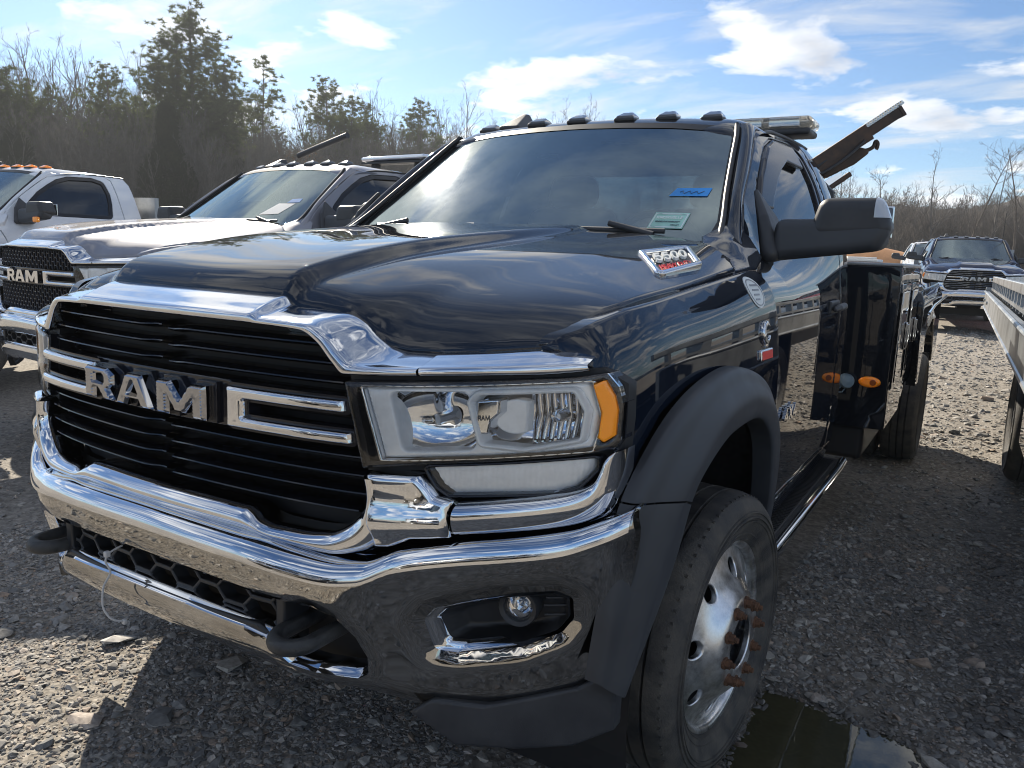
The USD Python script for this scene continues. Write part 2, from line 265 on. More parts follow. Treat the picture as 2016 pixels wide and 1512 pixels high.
def sheet(poly, F, axis='y', h=.02, t=.015, rnd=0., depth=None, back=1., wall=True):
    """A panel: the polygon in two of the axes, F gives the third; its edges turn over by rnd and it has a rim of depth t."""
    if poly.geom_type != 'Polygon': return cat([sheet(g, F, axis, h, t, rnd, depth, back, wall) for g in poly.geoms if g.area > 1e-7])
    poly = shapely.segmentize(poly, h); rings = [np.array(r.coords)[:-1] for r in (poly.exterior, *poly.interiors)]
    pts = [r for r in rings]; depth = rnd if depth is None else depth
    if rnd:
        for k in (.06, .2, .45, .75, 1.):
            q = poly.buffer(-rnd*k)
            for g in getattr(q, 'geoms', [q]):
                if g.is_empty: continue
                g = shapely.segmentize(g.simplify(rnd*.02), h)
                for r in (g.exterior, *g.interiors): pts.append(np.array(r.coords)[:-1])
    inner = poly.buffer(-max(rnd*1.05, 0) - h*.55)
    if not inner.is_empty:
        x0, y0, x1, y1 = poly.bounds; gx, gy = np.meshgrid(np.arange(x0, x1, h), np.arange(y0, y1, h*.87)); gx = gx + (np.arange(len(gx)) % 2)[:, None]*h/2
        g = np.stack([gx.ravel(), gy.ravel()], -1); pts.append(g[shapely.contains_xy(inner, g[:, 0], g[:, 1])])
    P = np.vstack(pts); nb = sum(len(r) for r in rings)
    P[nb:] += np.random.default_rng(1).normal(0, 1e-6, P[nb:].shape)
    tri = Delaunay(P).simplices; c = P[tri].mean(1); ok = shapely.contains_xy(poly, c[:, 0], c[:, 1])
    a, b, d = P[tri[:, 0]], P[tri[:, 1]], P[tri[:, 2]]; ar = (b[:, 0]-a[:, 0])*(d[:, 1]-a[:, 1]) - (b[:, 1]-a[:, 1])*(d[:, 0]-a[:, 0])
    tri = np.where((ar < 0)[:, None], tri[:, ::-1], tri)[ok & (np.abs(ar) > 1e-10)]
    w = np.asarray(F(P[:, 0], P[:, 1]), float)
    if rnd:
        dist = shapely.distance(shapely.points(P), poly.boundary); k = np.clip(dist/rnd, 0, 1); w = w + back*depth*(1-np.sqrt(np.clip(1-(1-k)**2, 0, 1)))
    V = [AX[axis](P[:, 0], P[:, 1], w)]; Fc = [tri]; n = len(P); o = 0
    if wall:
        for r in rings:
            i = np.arange(o, o+len(r)); o += len(r); w0 = w[i]
            top_, bot = AX[axis](P[i, 0], P[i, 1], w0), AX[axis](P[i, 0], P[i, 1], w0 + back*t)
            V += [top_, bot]; k = len(r); j = (np.arange(k)+1) % k; A = n + np.arange(k); Bb = n + k + np.arange(k)
            Fc += [np.stack([A, Bb, Bb[j]], -1), np.stack([A, Bb[j], A[j]], -1)]; n += 2*k
    return np.vstack(V), np.vstack(Fc)
def sstep(x, a, b): t = np.clip((x-a)/(b-a), 0, 1); return t*t*(3-2*t)
def band(A, B, prof, n=80, plan=None, ia='p'):
    """A strip between two outlines given as (x, z) pairs; prof lists (s, dy): how far across, how far back. plan gives y."""
    a = np.c_[np.asarray(A, float), np.asarray(B, float)]; d = np.r_[0, np.cumsum(np.linalg.norm(np.diff(a, axis=0), axis=1))]; d /= d[-1]
    a = (PchipInterpolator(d, a) if ia == 'p' else CubicSpline(d, a))(np.linspace(0, 1, n)); A, B = a[:, :2], a[:, 2:]
    prof = np.asarray(prof, float); G = A[:, None]*(1-prof[None, :, :1]) + B[:, None]*prof[None, :, :1]
    y = plan(G[..., 0]) + prof[None, :, 1]; return gridmesh(np.stack([G[..., 0], y, G[..., 1]], -1))
def fine(prof, n=20):
    prof = np.asarray(prof, float); d = np.r_[0, np.cumsum(np.hypot(np.diff(prof[:, 0])*.06, np.diff(prof[:, 1])))]; return PchipInterpolator(d/d[-1], prof)(np.linspace(0, 1, n))
def lettering(text, height, origin, right_, up_, depth=.003, bold=True, width=None):
    v, f = vf(meshkit.text_mesh(text, height, depth, bold)); v = v.copy(); v[:, 0] -= v[:, 0].min()
    if width: v[:, 0] *= width/v[:, 0].max()
    r, u = np.asarray(right_, float), np.asarray(up_, float); r /= np.linalg.norm(r); u /= np.linalg.norm(u); n = np.cross(r, u)
    return np.asarray(origin, float) + v[:, :1]*r + v[:, 1:2]*u + v[:, 2:]*n, f
# ------------------------------------------------------------------ the heavy pickup (nose at -y, driver's side at +x, origin on the ground under the front axle)
_a = np.array([(0, -1.0), (.25, -.99), (.45, -.966), (.55, -.942), (.65, -.90), (.75, -.835), (.85, -.755), (.93, -.67), (1.0, -.56), (1.1, -.35)])
_b = np.array([(0, -1.06), (.3, -1.05), (.45, -1.025), (.55, -.99), (.7, -.905), (.85, -.81), (.94, -.745), (1.0, -.685), (1.04, -.60)])
_ga = CubicSpline(_a[:, 0], _a[:, 1], bc_type=((1, 0), (2, 0))); _gb = CubicSpline(_b[:, 0], _b[:, 1], bc_type=((1, 0), (2, 0)))
def ga(x): return _ga(np.clip(np.abs(x), 0, 1.1))
def gb(x): return _gb(np.clip(np.abs(x), 0, 1.04))
# hood: five feature lines run from nose to cowl (centre, ridge crest, valley beside it, shoulder, shut line) with smooth sections between
def _ln(a): a = np.array(a); return [CubicSpline(a[:, 0], a[:, k], bc_type='natural') for k in range(1, a.shape[1])]
_cz, = _ln([(-.95, 1.344), (-.80, 1.377), (-.62, 1.413), (-.318, 1.452), (0, 1.482), (.35, 1.511)])
_vd, = _ln([(-.95, .030), (-.5, .031), (0, .026), (.35, .017)])
_sx, _sz = _ln([(-.95, .425, 1.300), (-.62, .520, 1.350), (-.3, .600, 1.397), (.1, .690, 1.441), (.35, .765, 1.468)])
_ex, _ez = _ln([(-.95, .745, 1.235), (-.72, .806, 1.276), (-.62, .840, 1.293), (-.5, .860, 1.312), (-.2, .874, 1.340), (.03, .886, 1.364), (.26, .898, 1.389), (.46, .907, 1.402)])
_fe = PchipInterpolator([0, .287, .313, .375, .44, .48, .507, .545, .582, .63, .70, .785, .92], [-.915, -.905, -.902, -.895, -.886, -.877, -.870, -.860, -.847, -.827, -.788, -.722, -.60])
_fz = PchipInterpolator([0, .287, .313, .375, .44, .48, .507, .545, .582, .63, .70, .785, .92], [1.300, 1.298, 1.286, 1.283, 1.279, 1.264, 1.244, 1.229, 1.225, 1.225, 1.230, 1.241, 1.258])
def _herm(t, p0, p1, m0, m1, h): return (2*t**3-3*t*t+1)*p0 + (t**3-2*t*t+t)*m0*h + (-2*t**3+3*t*t)*p1 + (t**3-t*t)*m1*h
def _hood_base(ax, y):
    y = np.clip(y, -.95, .46); xr = .292 + .042*np.clip((y+.9)/1.2, 0, 1); xv = xr + .040; cz = _cz(y); vz = cz - _vd(y); sx, sz, ex, ez = _sx(y), _sz(y), _ex(y), _ez(y)
    m_s = (ez-vz)/(ex-xv)*.95; m_e = (ez-sz)/(ex-sx)*1.7; m_v = (sz-vz)/(sx-xv)*.55
    X = [0*y, xr-.012, xv, sx, ex]; Z = [cz-.001, cz, vz, sz, ez]; S = [0*y, 0*y-.02, m_v, m_s, m_e]; out = Z[0] + 0*ax
    for k in range(4):
        h = X[k+1]-X[k]; t = np.clip((ax-X[k])/h, 0, 1.15 if k == 3 else 1); out = np.where(ax >= X[k], _herm(t, Z[k], Z[k+1], S[k], S[k+1], h), out)
    return out
def hood_z(x, y):
    x, y = np.broadcast_arrays(np.asarray(x, float), np.asarray(y, float)); ax = np.abs(x); fe = _fe(np.clip(ax, 0, .92)); d = np.maximum(y-fe, 0); A = _hood_base(ax, fe) - _fz(np.clip(ax, 0, .92)); lam = .022 + .045*sstep(ax, .42, .56)
    return _hood_base(ax, y) - A*np.exp(-d/lam)
# fender side: rolls over from the shut line
_roll = PchipInterpolator([-.05, 0, .02, .05, .09, .14, .22, .32, .5, .9], [-.07, 0, .022, .043, .058, .068, .077, .084, .085, .066])
_fnx = PchipInterpolator([-.75, -.725, -.70, -.66, -.60, -.5, -.2, .03, .25, .46], [.73, .768, .805, .844, .854, .864, .876, .887, .897, .905])
def fender_x(y, z): y, z = np.broadcast_arrays(np.asarray(y, float), np.asarray(z, float)); yy = np.clip(y, -.75, .46); return _fnx(yy) + _roll(np.clip(_ez(yy)-z, -.05, .9))
_wz = np.array([(.4, .93), (.6, .957), (.8, .967), (1.0, .968), (1.2, .965), (1.33, .953), (1.42, .944), (1.5, .928), (1.62, .885), (1.72, .845), (1.80, .807), (1.86, .773), (1.92, .730), (1.99, .66)]); _w0 = PchipInterpolator(_wz[:, 0], _wz[:, 1])
def side_x(y, z): return _w0(np.clip(z, .4, 1.99)) - .106*np.clip((1.75-y)/1.1, 0, 1)**1.2*sstep(z, 1.30, 1.50)
def glass_y(x, z): return .35 + 1.40*(z-1.5) + .24*x*x
def roof_z(x, y): return 1.985 - .070*x*x - 1.5*np.maximum(0, 1.18-y)**2 - 2.2*np.maximum(0, np.abs(x)-.56)**2 - .3*np.maximum(0, y-1.6)**2

GI = [(0, 1.256), (.276, 1.255), (.300, 1.2545), (.36, 1.253), (.405, 1.25), (.44, 1.231), (.475, 1.193), (.497, 1.174), (.54, 1.176), (.636, 1.181)]
GO = [(0, 1.309), (.287, 1.308), (.313, 1.289), (.385, 1.286), (.44, 1.283), (.48, 1.266), (.507, 1.242), (.542, 1.223), (.582, 1.217), (.63, 1.217)]
XIN = np.array([(.862, .455), (.887, .508), (.922, .536), (.954, .542), (.995, .533), (1.04, .516), (1.12, .493), (1.17, .487), (1.193, .471), (1.231, .436), (1.25, .40)])
HL = [(.500, 1.163), (.624, 1.171), (.75, 1.178), (.863, 1.186), (.914, 1.194), (.930, 1.168), (.937, 1.136), (.937, 1.062), (.929, 1.045), (.869, 1.034), (.75, 1.023), (.656, 1.016), (.538, .998)]
TS = [(.648, 1.011), (.78, 1.020), (.908, 1.031), (.909, 1.006), (.884, .974), (.848, .962), (.688, .957), (.668, .974)]
LETR = {'R': ([(0, 0), (0, 1), (.78, 1), (1, .84), (1, .52), (.82, .38), (1.06, 0), (.72, 0), (.50, .34), (.31, .34), (.31, 0)], [(.31, .56), (.31, .78), (.66, .78), (.71, .74), (.71, .60), (.66, .56)]),
        'A': ([(0, 0), (.36, 1), (.84, 1), (1.2, 0), (.88, 0), (.80, .22), (.40, .22), (.32, 0)], [(.46, .42), (.74, .42), (.60, .78)]),
        'M': ([(0, 0), (0, 1), (.38, 1), (.66, .5), (.94, 1), (1.32, 1), (1.32, 0), (1.01, 0), (1.01, .58), (.76, .10), (.56, .10), (.31, .58), (.31, 0)], None)}
def hexmesh(x0, x1, z0, z1, px, pz, w):
    """a wall of hexagonal openings"""
    area = sbox(x0, z0, x1, z1); holes = []
    for r in range(int((z1-z0)/pz) + 2):
        for c in range(int((x1-x0)/px) + 2):
            cx, cz = x0 + c*px + (r % 2)*px/2, z0 + r*pz
            holes.append(Polygon([(cx-px/3+w, cz), (cx-px/6, cz+pz-w), (cx+px/6, cz+pz-w), (cx+px/3-w, cz), (cx+px/6, cz-pz+w), (cx-px/6, cz-pz+w)]))
    return area.difference(unary_union(holes))

def ram(root, paint_, lod=1., detail=True, mesh_grille=False, roof_lens='smoked_lens', nose=True, lip='gloss_black', fold=False):
    P = lambda n, m, k, s=True, **kw: part(root, n, m, k, s, **kw)
    H = lambda h: h*lod
    N = lambda n: max(8, int(n/lod))
    # ---------------- hood
    fr = [(0, -.915), (.287, -.905), (.313, -.902), (.375, -.895), (.44, -.886), (.48, -.877), (.507, -.870), (.545, -.860), (.582, -.847), (.63, -.827), (.70, -.788), (.785, -.722), (.808, -.695), (.832, -.62), (.853, -.5), (.867, -.2), (.879, .03), (.889, .22), (.852, .275), (.78, .315), (.5, .335), (0, .345)]
    hood = P('hood', sheet(Polygon(fr + [(-x, y) for x, y in fr[-2:0:-1]]), hood_z, 'z', .009 if detail else H(.016), .045, .010, .007, -1), paint_)
    lipc = np.array([(x, y + .004, float(hood_z(x, y)) - .012) for x, y in fr[:12]]); lipc = np.vstack([lipc[::-1]*[-1, 1, 1], lipc[1:]])
    low = lipc + [0, .012, -.020]; low2 = low + [0, .05, -.004]
    part(hood, 'hood_seal', gridmesh(np.stack([curve(q, N(120)) for q in (lipc, low, low2)], 1)), lip, True)
    P('cowl_panel', gridmesh(np.stack([[(x, .29 + .0*x, float(hood_z(x, .29)) - .035) for x in np.linspace(-.8, .8, 40)], [(x, .46 + .25*x*x, 1.475 - .02*x*x) for x in np.linspace(-.8, .8, 40)]], 1)), 'black_plastic')
    # ---------------- cab roof, pillars, sides
    gl = [(.715, 1.462), (.735, 1.485), (.739, 1.535), (.708, 1.63), (.666, 1.77), (.638, 1.868), (.618, 1.892), (.40, 1.912), (.2, 1.919), (0, 1.922)]; gp = Polygon(gl + [(-x, z) for x, z in gl[-2::-1]])
    trim = gp.buffer(.018, join_style=2)
    P('windshield', sheet(gp, glass_y, 'y', H(.04), .004, 0), 'windshield_glass')
    P('windshield_trim', sheet(trim.difference(gp.buffer(-.006)), lambda x, z: glass_y(x, z)-.004, 'y', H(.03), .03, 0), 'rubber_trim')
    ink = sbox(-.7, 1.862, .7, 1.93).union(smooth_poly([(-.17, 1.80), (.17, 1.80), (.14, 1.90), (-.14, 1.90)], r=.02)).intersection(gp.buffer(-.006))
    P('shade_band', sheet(ink, lambda x, z: glass_y(x, z)+.006, 'y', H(.04), .002, 0), 'tinted_glass')
    x_ = np.linspace(-.705, .705, N(90)); yf = glass_y(x_*.93, 1.925 - .06*np.abs(x_/.7)**3)
    ys = np.linspace(0, 1, N(50)); X = np.repeat(x_[:, None], len(ys), 1); Y = yf[:, None] + (1.83-yf[:, None])*ys[None]
    G = np.stack([X, Y, roof_z(X, Y)], -1); lipf = G[:, :1] + [0, -.012, -.022]; lipb = G[:, -1:] + [0, .02, -.05]
    P('roof', gridmesh(np.concatenate([lipf, G, lipb], 1)), paint_)
    P('rear_wall', sheet(Polygon([(-.93, .62), (.93, .62), (.93, 1.35), (.90, 1.5), (.74, 1.88), (.6, 1.95), (-.6, 1.95), (-.74, 1.88), (-.90, 1.5), (-.93, 1.35)]).difference(smooth_poly([(-.62, 1.48), (.62, 1.48), (.55, 1.82), (-.55, 1.82)], r=.04)), lambda x, z: 1.86 - .03*np.abs(x) + .0*z, 'y', H(.08), .02, 0, back=-1), paint_)
    P('rear_window', sheet(smooth_poly([(-.63, 1.47), (.63, 1.47), (.56, 1.83), (-.56, 1.83)], r=.04), lambda x, z: 1.845 - .03*np.abs(x), 'y', .1, .005, 0), 'tinted_glass')
    door = Polygon([(.452, .60), (.452, 1.0), (.440, 1.25), (.405, 1.345), (.352, 1.392), (.338, 1.408), (.43, 1.455), (.512, 1.50), (.563, 1.55), (.644, 1.62), (.749, 1.70), (.867, 1.78), (.978, 1.85), (1.08, 1.898), (1.22, 1.922), (1.36, 1.930), (1.60, 1.930), (1.66, 1.89), (1.67, 1.5), (1.67, .60)])
    win = smooth_poly([(.745, 1.535), (.785, 1.60), (.885, 1.69), (1.0, 1.765), (1.10, 1.82), (1.22, 1.857), (1.46, 1.868), (1.545, 1.845), (1.562, 1.75), (1.552, 1.66), (1.52, 1.535)], r=.018)
    quarter = Polygon([(1.677, .60), (1.677, 1.5), (1.667, 1.892), (1.61, 1.932), (1.82, 1.925), (1.855, 1.86), (1.875, 1.5), (1.88, .60)])
    fen = Polygon([(-.724, 1.240), (-.705, 1.214), (-.672, 1.19), (-.652, 1.10), (-.650, .90), (-.60, .90), (-.56, 1.02), (-.46, 1.085), (-.30, 1.125), (-.1, 1.135), (.10, 1.11), (.26, 1.05), (.36, .96), (.40, .80), (.41, .60), (.444, .60), (.444, 1.0), (.428, 1.25), (.393, 1.34), (.352, 1.392), (.24, 1.381), (.03, 1.358), (-.2, 1.334), (-.5, 1.306), (-.62, 1.286), (-.66, 1.277), (-.70, 1.260)])
    for s in (1, -1):
        S = (lambda m: m) if s == 1 else mir
        P('fender', S(sheet(fen, fender_x, 'x', H(.020), .03, .006, .005, -1)), paint_)
        ri = [(.800, .300, 1.412), (.780, .40, 1.456)] + [(x, float(glass_y(x, z))-.008, z) for x, z in ((.754, 1.535), (.722, 1.63), (.680, 1.77), (.650, 1.872), (.632, 1.915))]
        ro = [(.900, .250, 1.360), (.886, .335, 1.402)] + [(float(side_x(y, z))-.002, y-.003, z+.003) for y, z in ((.512, 1.50), (.644, 1.62), (.78, 1.722), (.94, 1.828), (1.085, 1.902))]
        mid = [((2*a[0]+3*b[0])/5 + .006*k, (a[1]*.5+b[1]*.5) - .012*k, (a[2]+b[2])/2 + .014*k) for a, b, k in zip(ri, ro, (-1.2, .0, .8, 1, 1, 1, 1))]
        P('windshield_pillar', S(rails([ri, mid, ro], N(60), N(16), 'p', 'c')), paint_)
        cw = Polygon([(.889, .195), (.914, .36), (.90, .46), (.84, .53), (.77, .52), (.725, .40), (.755, .325), (.80, .306), (.852, .282)])
        cr_ = np.array([(.884, .20, 1.384), (.912, .38, 1.398), (.845, .50, 1.480), (.80, .31, 1.440), (.85, .27, 1.414), (.75, .33, 1.462), (.73, .40, 1.485), (.80, .50, 1.51), (.82, .40, 1.470), (.87, .36, 1.430)])
        ci_ = RBFInterpolator(cr_[:, :2], cr_[:, 2], kernel='thin_plate_spline', smoothing=1e-4)
        P('cowl_corner', S(sheet(cw, lambda x, y: ci_(np.c_[x, y]), 'z', H(.012), .05, .006, .006, -1)), paint_)
        P('pillar_trim', S(tube(curve(np.array(ri)+[.0, -.012, .002], N(40)), .010, 6)), 'rubber_trim')
        dg = group(root, 'door')
        part(dg, 'door_panel', S(sheet(door.difference(win.buffer(.035, quad_segs=4)), side_x, 'x', H(.026), .03, .006, .005, -1)), paint_, True)
        part(dg, 'window_frame', S(sheet(win.buffer(.034, quad_segs=4).difference(win), lambda y, z: side_x(y, z)-.006, 'x', H(.02), .03, .004, .004, -1)), 'gloss_black', True)
        part(dg, 'window_pane', S(sheet(win.buffer(.004), lambda y, z: side_x(y, z)-.018, 'x', H(.05), .004, 0, back=-1)), 'tinted_glass', True)
        if detail:
            vis = win.buffer(.028).difference(Polygon([(.60, 1.40), (2.0, 1.40), (2.0, 1.60), (1.52, 1.60), (1.51, 1.795), (1.25, 1.805), (1.14, 1.765), (1.04, 1.715), (.93, 1.64), (.85, 1.56)])).intersection(sbox(.5, 1.60, 1.45, 1.95))
            part(dg, 'window_visor', S(sheet(vis, lambda y, z: side_x(y, z)+.012, 'x', H(.015), .02, .008, .008, -1)), 'gloss_black', True)
        hn = S(hullpts([(.985, 1.40, 1.232), (.995, 1.44, 1.237), (.995, 1.555, 1.240), (.98, 1.60, 1.238)], [.010, .016, .016, .012]))
        part(dg, 'door_handle', cat([hn, S(mv(rbox(.955, .972, 1.39, 1.60, 1.21, 1.265, .008), (0, 0, 0)))]), 'black_plastic', 40)
        P('cab_corner', S(sheet(quarter, side_x, 'x', H(.04), .03, .005, .005, -1)), paint_)
        P('rocker_panel', S(sheet(Polygon([(.41, .50), (1.86, .50), (1.86, .597), (.41, .597)]), lambda y, z: .93 + .30*(z-.5), 'x', H(.05), .02, .004, .004, -1)), paint_)
        P('roof_seam', S(tube(curve([(.638, 1.03, 1.918), (float(side_x(1.12, 1.905)), 1.12, 1.903), (float(side_x(1.3, 1.925)), 1.3, 1.928), (float(side_x(1.55, 1.932)), 1.55, 1.934), (float(side_x(1.83, 1.93)), 1.83, 1.93)], N(30)), .007, 6)), 'rubber_trim')
        # mirrors
        mg = group(root, 'mirror', None, (s*.88, .66, 0), (math.radians(-68) if fold and s < 0 else 0)); S = (lambda m: mv(m, (-.88, -.66, 0))) if s == 1 else (lambda m: mv(mir(m), (.88, -.66, 0)))
        arm = hullpts([(.895, .58, 1.44), (.86, .60, 1.55), (.815, .66, 1.64), (.90, .72, 1.45), (.86, .72, 1.55)], [.03, .02, .008, .03, .02], 14)
        bar = hullpts([(.93, .60, 1.455), (.93, .60, 1.520), (1.19, .60, 1.490), (1.205, .60, 1.520), (.95, .68, 1.46), (1.20, .66, 1.49), (1.195, .68, 1.515)], [.035, .030, .036, .034, .03, .03, .03], 16)
        head = hullpts([(1.045, .60, 1.525), (1.06, .60, 1.580), (1.187, .60, 1.580), (1.207, .60, 1.530), (1.045, .70, 1.525), (1.06, .70, 1.59), (1.182, .70, 1.59), (1.207, .70, 1.53)], [.035, .035, .036, .034, .03, .028, .028, .03], 18)
        part(root, 'mirror_arm', arm if s == 1 else mir(arm), 'black_plastic', 40); part(mg, 'mirror_housing', S(bar), 'grey_plastic', 40)
        part(mg, 'mirror_cover', S(head), 'black_plastic', 40)
        part(mg, 'mirror_glass', S(rbox(1.04, 1.23, .728, .738, 1.50, 1.60, .004)), 'chrome', 30)
        if detail:
            hp_ = [(1.045, .60, 1.525), (1.06, .60, 1.580), (1.187, .60, 1.580), (1.207, .60, 1.530), (1.045, .70, 1.525), (1.06, .70, 1.59), (1.182, .70, 1.59), (1.207, .70, 1.53)]
            lampm = hullpts(hp_, [.037, .037, .038, .036, .032, .030, .030, .032], 18) ^ m3.Manifold.cube([.2, .12, .1]).translate([1.192, .52, 1.556])
            part(mg, 'mirror_lamp', S(lampm), 'lamp_white', 40)
    # roof lamps
    for k, (lx, ly) in enumerate([(.502, 1.13), (.327, 1.10), (.151, 1.085), (-.068, 1.085), (-.27, 1.10), (-.549, 1.14)]):
        z = float(roof_z(lx, ly)); a = 1.28 if detail else 1.
        body = hullpts([(lx-.030, ly-.022, z+.004), (lx+.030, ly-.022, z+.004), (lx-.022, ly+.05, z+.012), (lx+.022, ly+.05, z+.012), (lx-.018, ly+.01, z+.020), (lx+.018, ly+.01, z+.020)], .010, 10)
        lg = group(root, 'roof_lamp'); part(lg, 'lamp_lens', body, roof_lens, 50)
        part(lg, 'lamp_base', rbox(lx-.044, lx+.044, ly-.036, ly+.07, z-.012, z+.004, .006), 'rubber_trim', 40)
    fz = float(roof_z(-.45, 1.2)); P('antenna_fin', hullpts([(-.49, 1.14, fz+.0), (-.41, 1.14, fz), (-.485, 1.32, fz), (-.415, 1.32, fz), (-.458, 1.27, fz+.075), (-.442, 1.27, fz+.075), (-.45, 1.31, fz+.078)], [.014, .014, .014, .014, .008, .008, .008], 12), 'black_plastic', 50)
    # interior
    ig = group(root, 'interior')
    part(ig, 'dashboard', hullpts([(-.70, .62, 1.40), (.70, .62, 1.40), (-.72, .85, 1.40), (.72, .85, 1.40), (-.7, .9, 1.1), (.7, .9, 1.1), (0, .48, 1.44)], .05), 'interior_dark', 40)
    for sx in (-.38, .38):
        part(ig, 'seat', cat([hullpts([(sx-.2, 1.55, 1.15), (sx+.2, 1.55, 1.15), (sx-.18, 1.68, 1.58), (sx+.18, 1.68, 1.58)], .07), hullpts([(sx-.09, 1.68, 1.70), (sx+.09, 1.68, 1.70), (sx-.08, 1.69, 1.76), (sx+.08, 1.69, 1.76)], .05), hullpts([(sx-.2, 1.1, 1.02), (sx+.2, 1.1, 1.02), (sx-.2, 1.6, 1.0), (sx+.2, 1.6, 1.0)], .08)]), 'interior_grey' if lod > 1 else 'interior_dark', 40)
    wh = trimesh.creation.torus(.185, .017, major_sections=28, minor_sections=8); part(ig, 'steering_wheel', cat([mv(rot(wh, [1, 0, 0], -1.05), (.38, .98, 1.42)), tube([(.38, .90, 1.36), (.38, .98, 1.42)], .05)]), 'interior_dark', 40)
    part(ig, 'cab_floor', [bx(-.9, .9, .5, 1.84, .66, .70), bx(-.9, .9, .52, .56, .66, 1.36), bx(-.93, -.90, .5, 1.84, .66, 1.3), bx(.90, .93, .5, 1.84, .66, 1.3)], 'interior_dark', False)
    for sx in (-1, 1):
        wp = [(sx*.60, .42, 1.492), (sx*.35, .385, 1.492), (sx*.12 + .02, .365, 1.496)]
        P('wiper', cat([tube(np.array(wp) + [0, -.012 + .0, .006], .009, 6), tube([(sx*.58, .36, 1.485), (sx*.42, .372, 1.518)], .010, 6)]), 'black_plastic')
    # ---------------- underside, wheels
    P('frame', [bx(-.52, -.42, -.8, 5.4, .55, .75), bx(.42, .52, -.8, 5.4, .55, .75), bx(-.5, .5, -.75, 1.8, .62, .68), bx(-.75, .75, -.09, .09, .32, .46), bx(-.62, .62, -.62, .3, .75, 1.15), bx(-.75, .75, 4.3, 4.5, .32, .50)], 'seam_black', False)
    for s in (1, -1):
        S = (lambda m: m) if s == 1 else mir
        an = np.linspace(math.radians(-20), math.radians(205), N(40)); rr = .535
        arch = np.stack([np.stack([np.full_like(an, xx), -.03 - rr*np.cos(an), .42 + rr*np.sin(an)*1.10], -1) for xx in (.955, .55)], 1)
        P('wheel_liner', cat([S(gridmesh(arch)), S(bx(.53, .55, -.65, .6, .5, 1.1))]), 'seam_black', False)
    return P, H, N
def ram_wheel(root, name, loc, steer=0., side=1, full=True, dish=False, n=72):
    """tyre, rim, hub, nuts; the outer face looks to +x, origin at the hub in the plane of the rim's lip"""
    g = group(root, name, loc=loc, rotz=steer)
    S = (lambda m: m) if side == 1 else mir
    tp = [(.262, -.006), (.268, .004), (.272, .0085), (.274, .0065), (.285, .012), (.2865, .0145), (.289, .0150), (.2905, .0135), (.31, .024), (.322, .0275), (.3235, .0315), (.327, .0325), (.3285, .0290), (.333, .0305), (.3345, .0350), (.339, .0350), (.3405, .0300), (.347, .0300), (.3485, .0335), (.352, .0330), (.3535, .0286), (.362, .0265), (.375, .020), (.388, .006), (.394, -.008)]
    for gx in (-.045, -.088, -.132):
        tp += [(.3985, gx+.014), (.3995, gx+.0045), (.386, gx+.0035), (.386, gx-.0035), (.3995, gx-.0045)]
    tp += [(.3975, -.155), (.391, -.182), (.375, -.20), (.33, -.21), (.262, -.17)]
    tm = [lathe(tp, n)]
    if n > 60:   # nicks along both shoulders
        for k in range(84):
            for xx in (-.004, -.176):
                a = 2*math.pi*k/84; b = bx(xx-.010, xx+.008, -.0032, .0032, .379, .3925); tm.append(rot(b, [1, 0, 0], a))
    part(g, 'tyre', S(cat(tm)), 'tyre_rubber', 35)
    if full:
        # lip, barrel and the domed disc with eight hand holes
        lip = lathe(fine([(.252, -.150), (.250, -.05), (.246, -.020), (.250, -.008), (.258, -.001), (.263, .0), (.264, -.008)], 30), n)
        def disc_x(r): return np.interp(r, [0, .082, .096, .12, .142, .17, .20, .225, .246], [.052, .052, .053, .050, .036, .014, -.004, -.014, -.022]) if not dish else np.interp(r, [0, .09, .12, .16, .20, .246], [-.14, -.14, -.13, -.10, -.05, -.03])
        R_ = PchipInterpolator([0, .075, .10, .122, .145, .17, .20, .225, .248], [.050, .050, .050, .047, .030, .010, -.006, -.016, -.024])
        disc = Point(0, 0).buffer(.2475, quad_segs=24).difference(Point(0, 0).buffer(.074, quad_segs=16)); hp = []
        for k in range(8):
            a = math.radians(80 + 45*k); c = Point(.193*math.cos(a), .193*math.sin(a)).buffer(.0235, quad_segs=6); disc = disc.difference(c); hp.append((a, c))
        part(g, 'rim', S(cat([lip, sheet(disc, lambda u, v: R_(np.hypot(u, v)) if not dish else disc_x(np.hypot(u, v)), 'x', .012, .012, .004, .004, -1)])), 'polished_aluminium', True)
        part(g, 'hub', S(cat([lathe([(.0, .0), (.05, .0), (.052, .012), (.074, .012), (.074, -.05)], 32), lathe([(0, .018), (.022, .018), (.024, .0)], 16), lathe([(.0, -.05), (.245, -.06)], 40)])), 'seam_black', 30)
        for k in range(10):
            a = math.radians(9 + 36*k); y, z = .1085*math.cos(a), .1085*math.sin(a)
            nut = cat([lathe([(.0001, .054), (.0165, .053), (.0175, .046)], 14), lathe([(.0001, .068), (.0122, .066), (.0130, .053)], 6), lathe([(.0001, .077), (.0070, .076), (.0075, .067)], 9)])
            part(g, 'lug_nut', S(mv(nut, (0, y, z))), 'rusty_steel', 25)
    else:
        part(g, 'rim', S(cat([lathe(fine([(.252, -.150), (.250, -.05), (.246, -.020), (.250, -.008), (.258, -.001), (.264, .0), (.265, -.008)], 20), n), lathe([(.250, -.035), (.22, -.045), (.16, -.11), (.12, -.13), (.075, -.13), (.075, -.09), (.0001, -.09)], 40)])), 'polished_aluminium', 30)
    return g
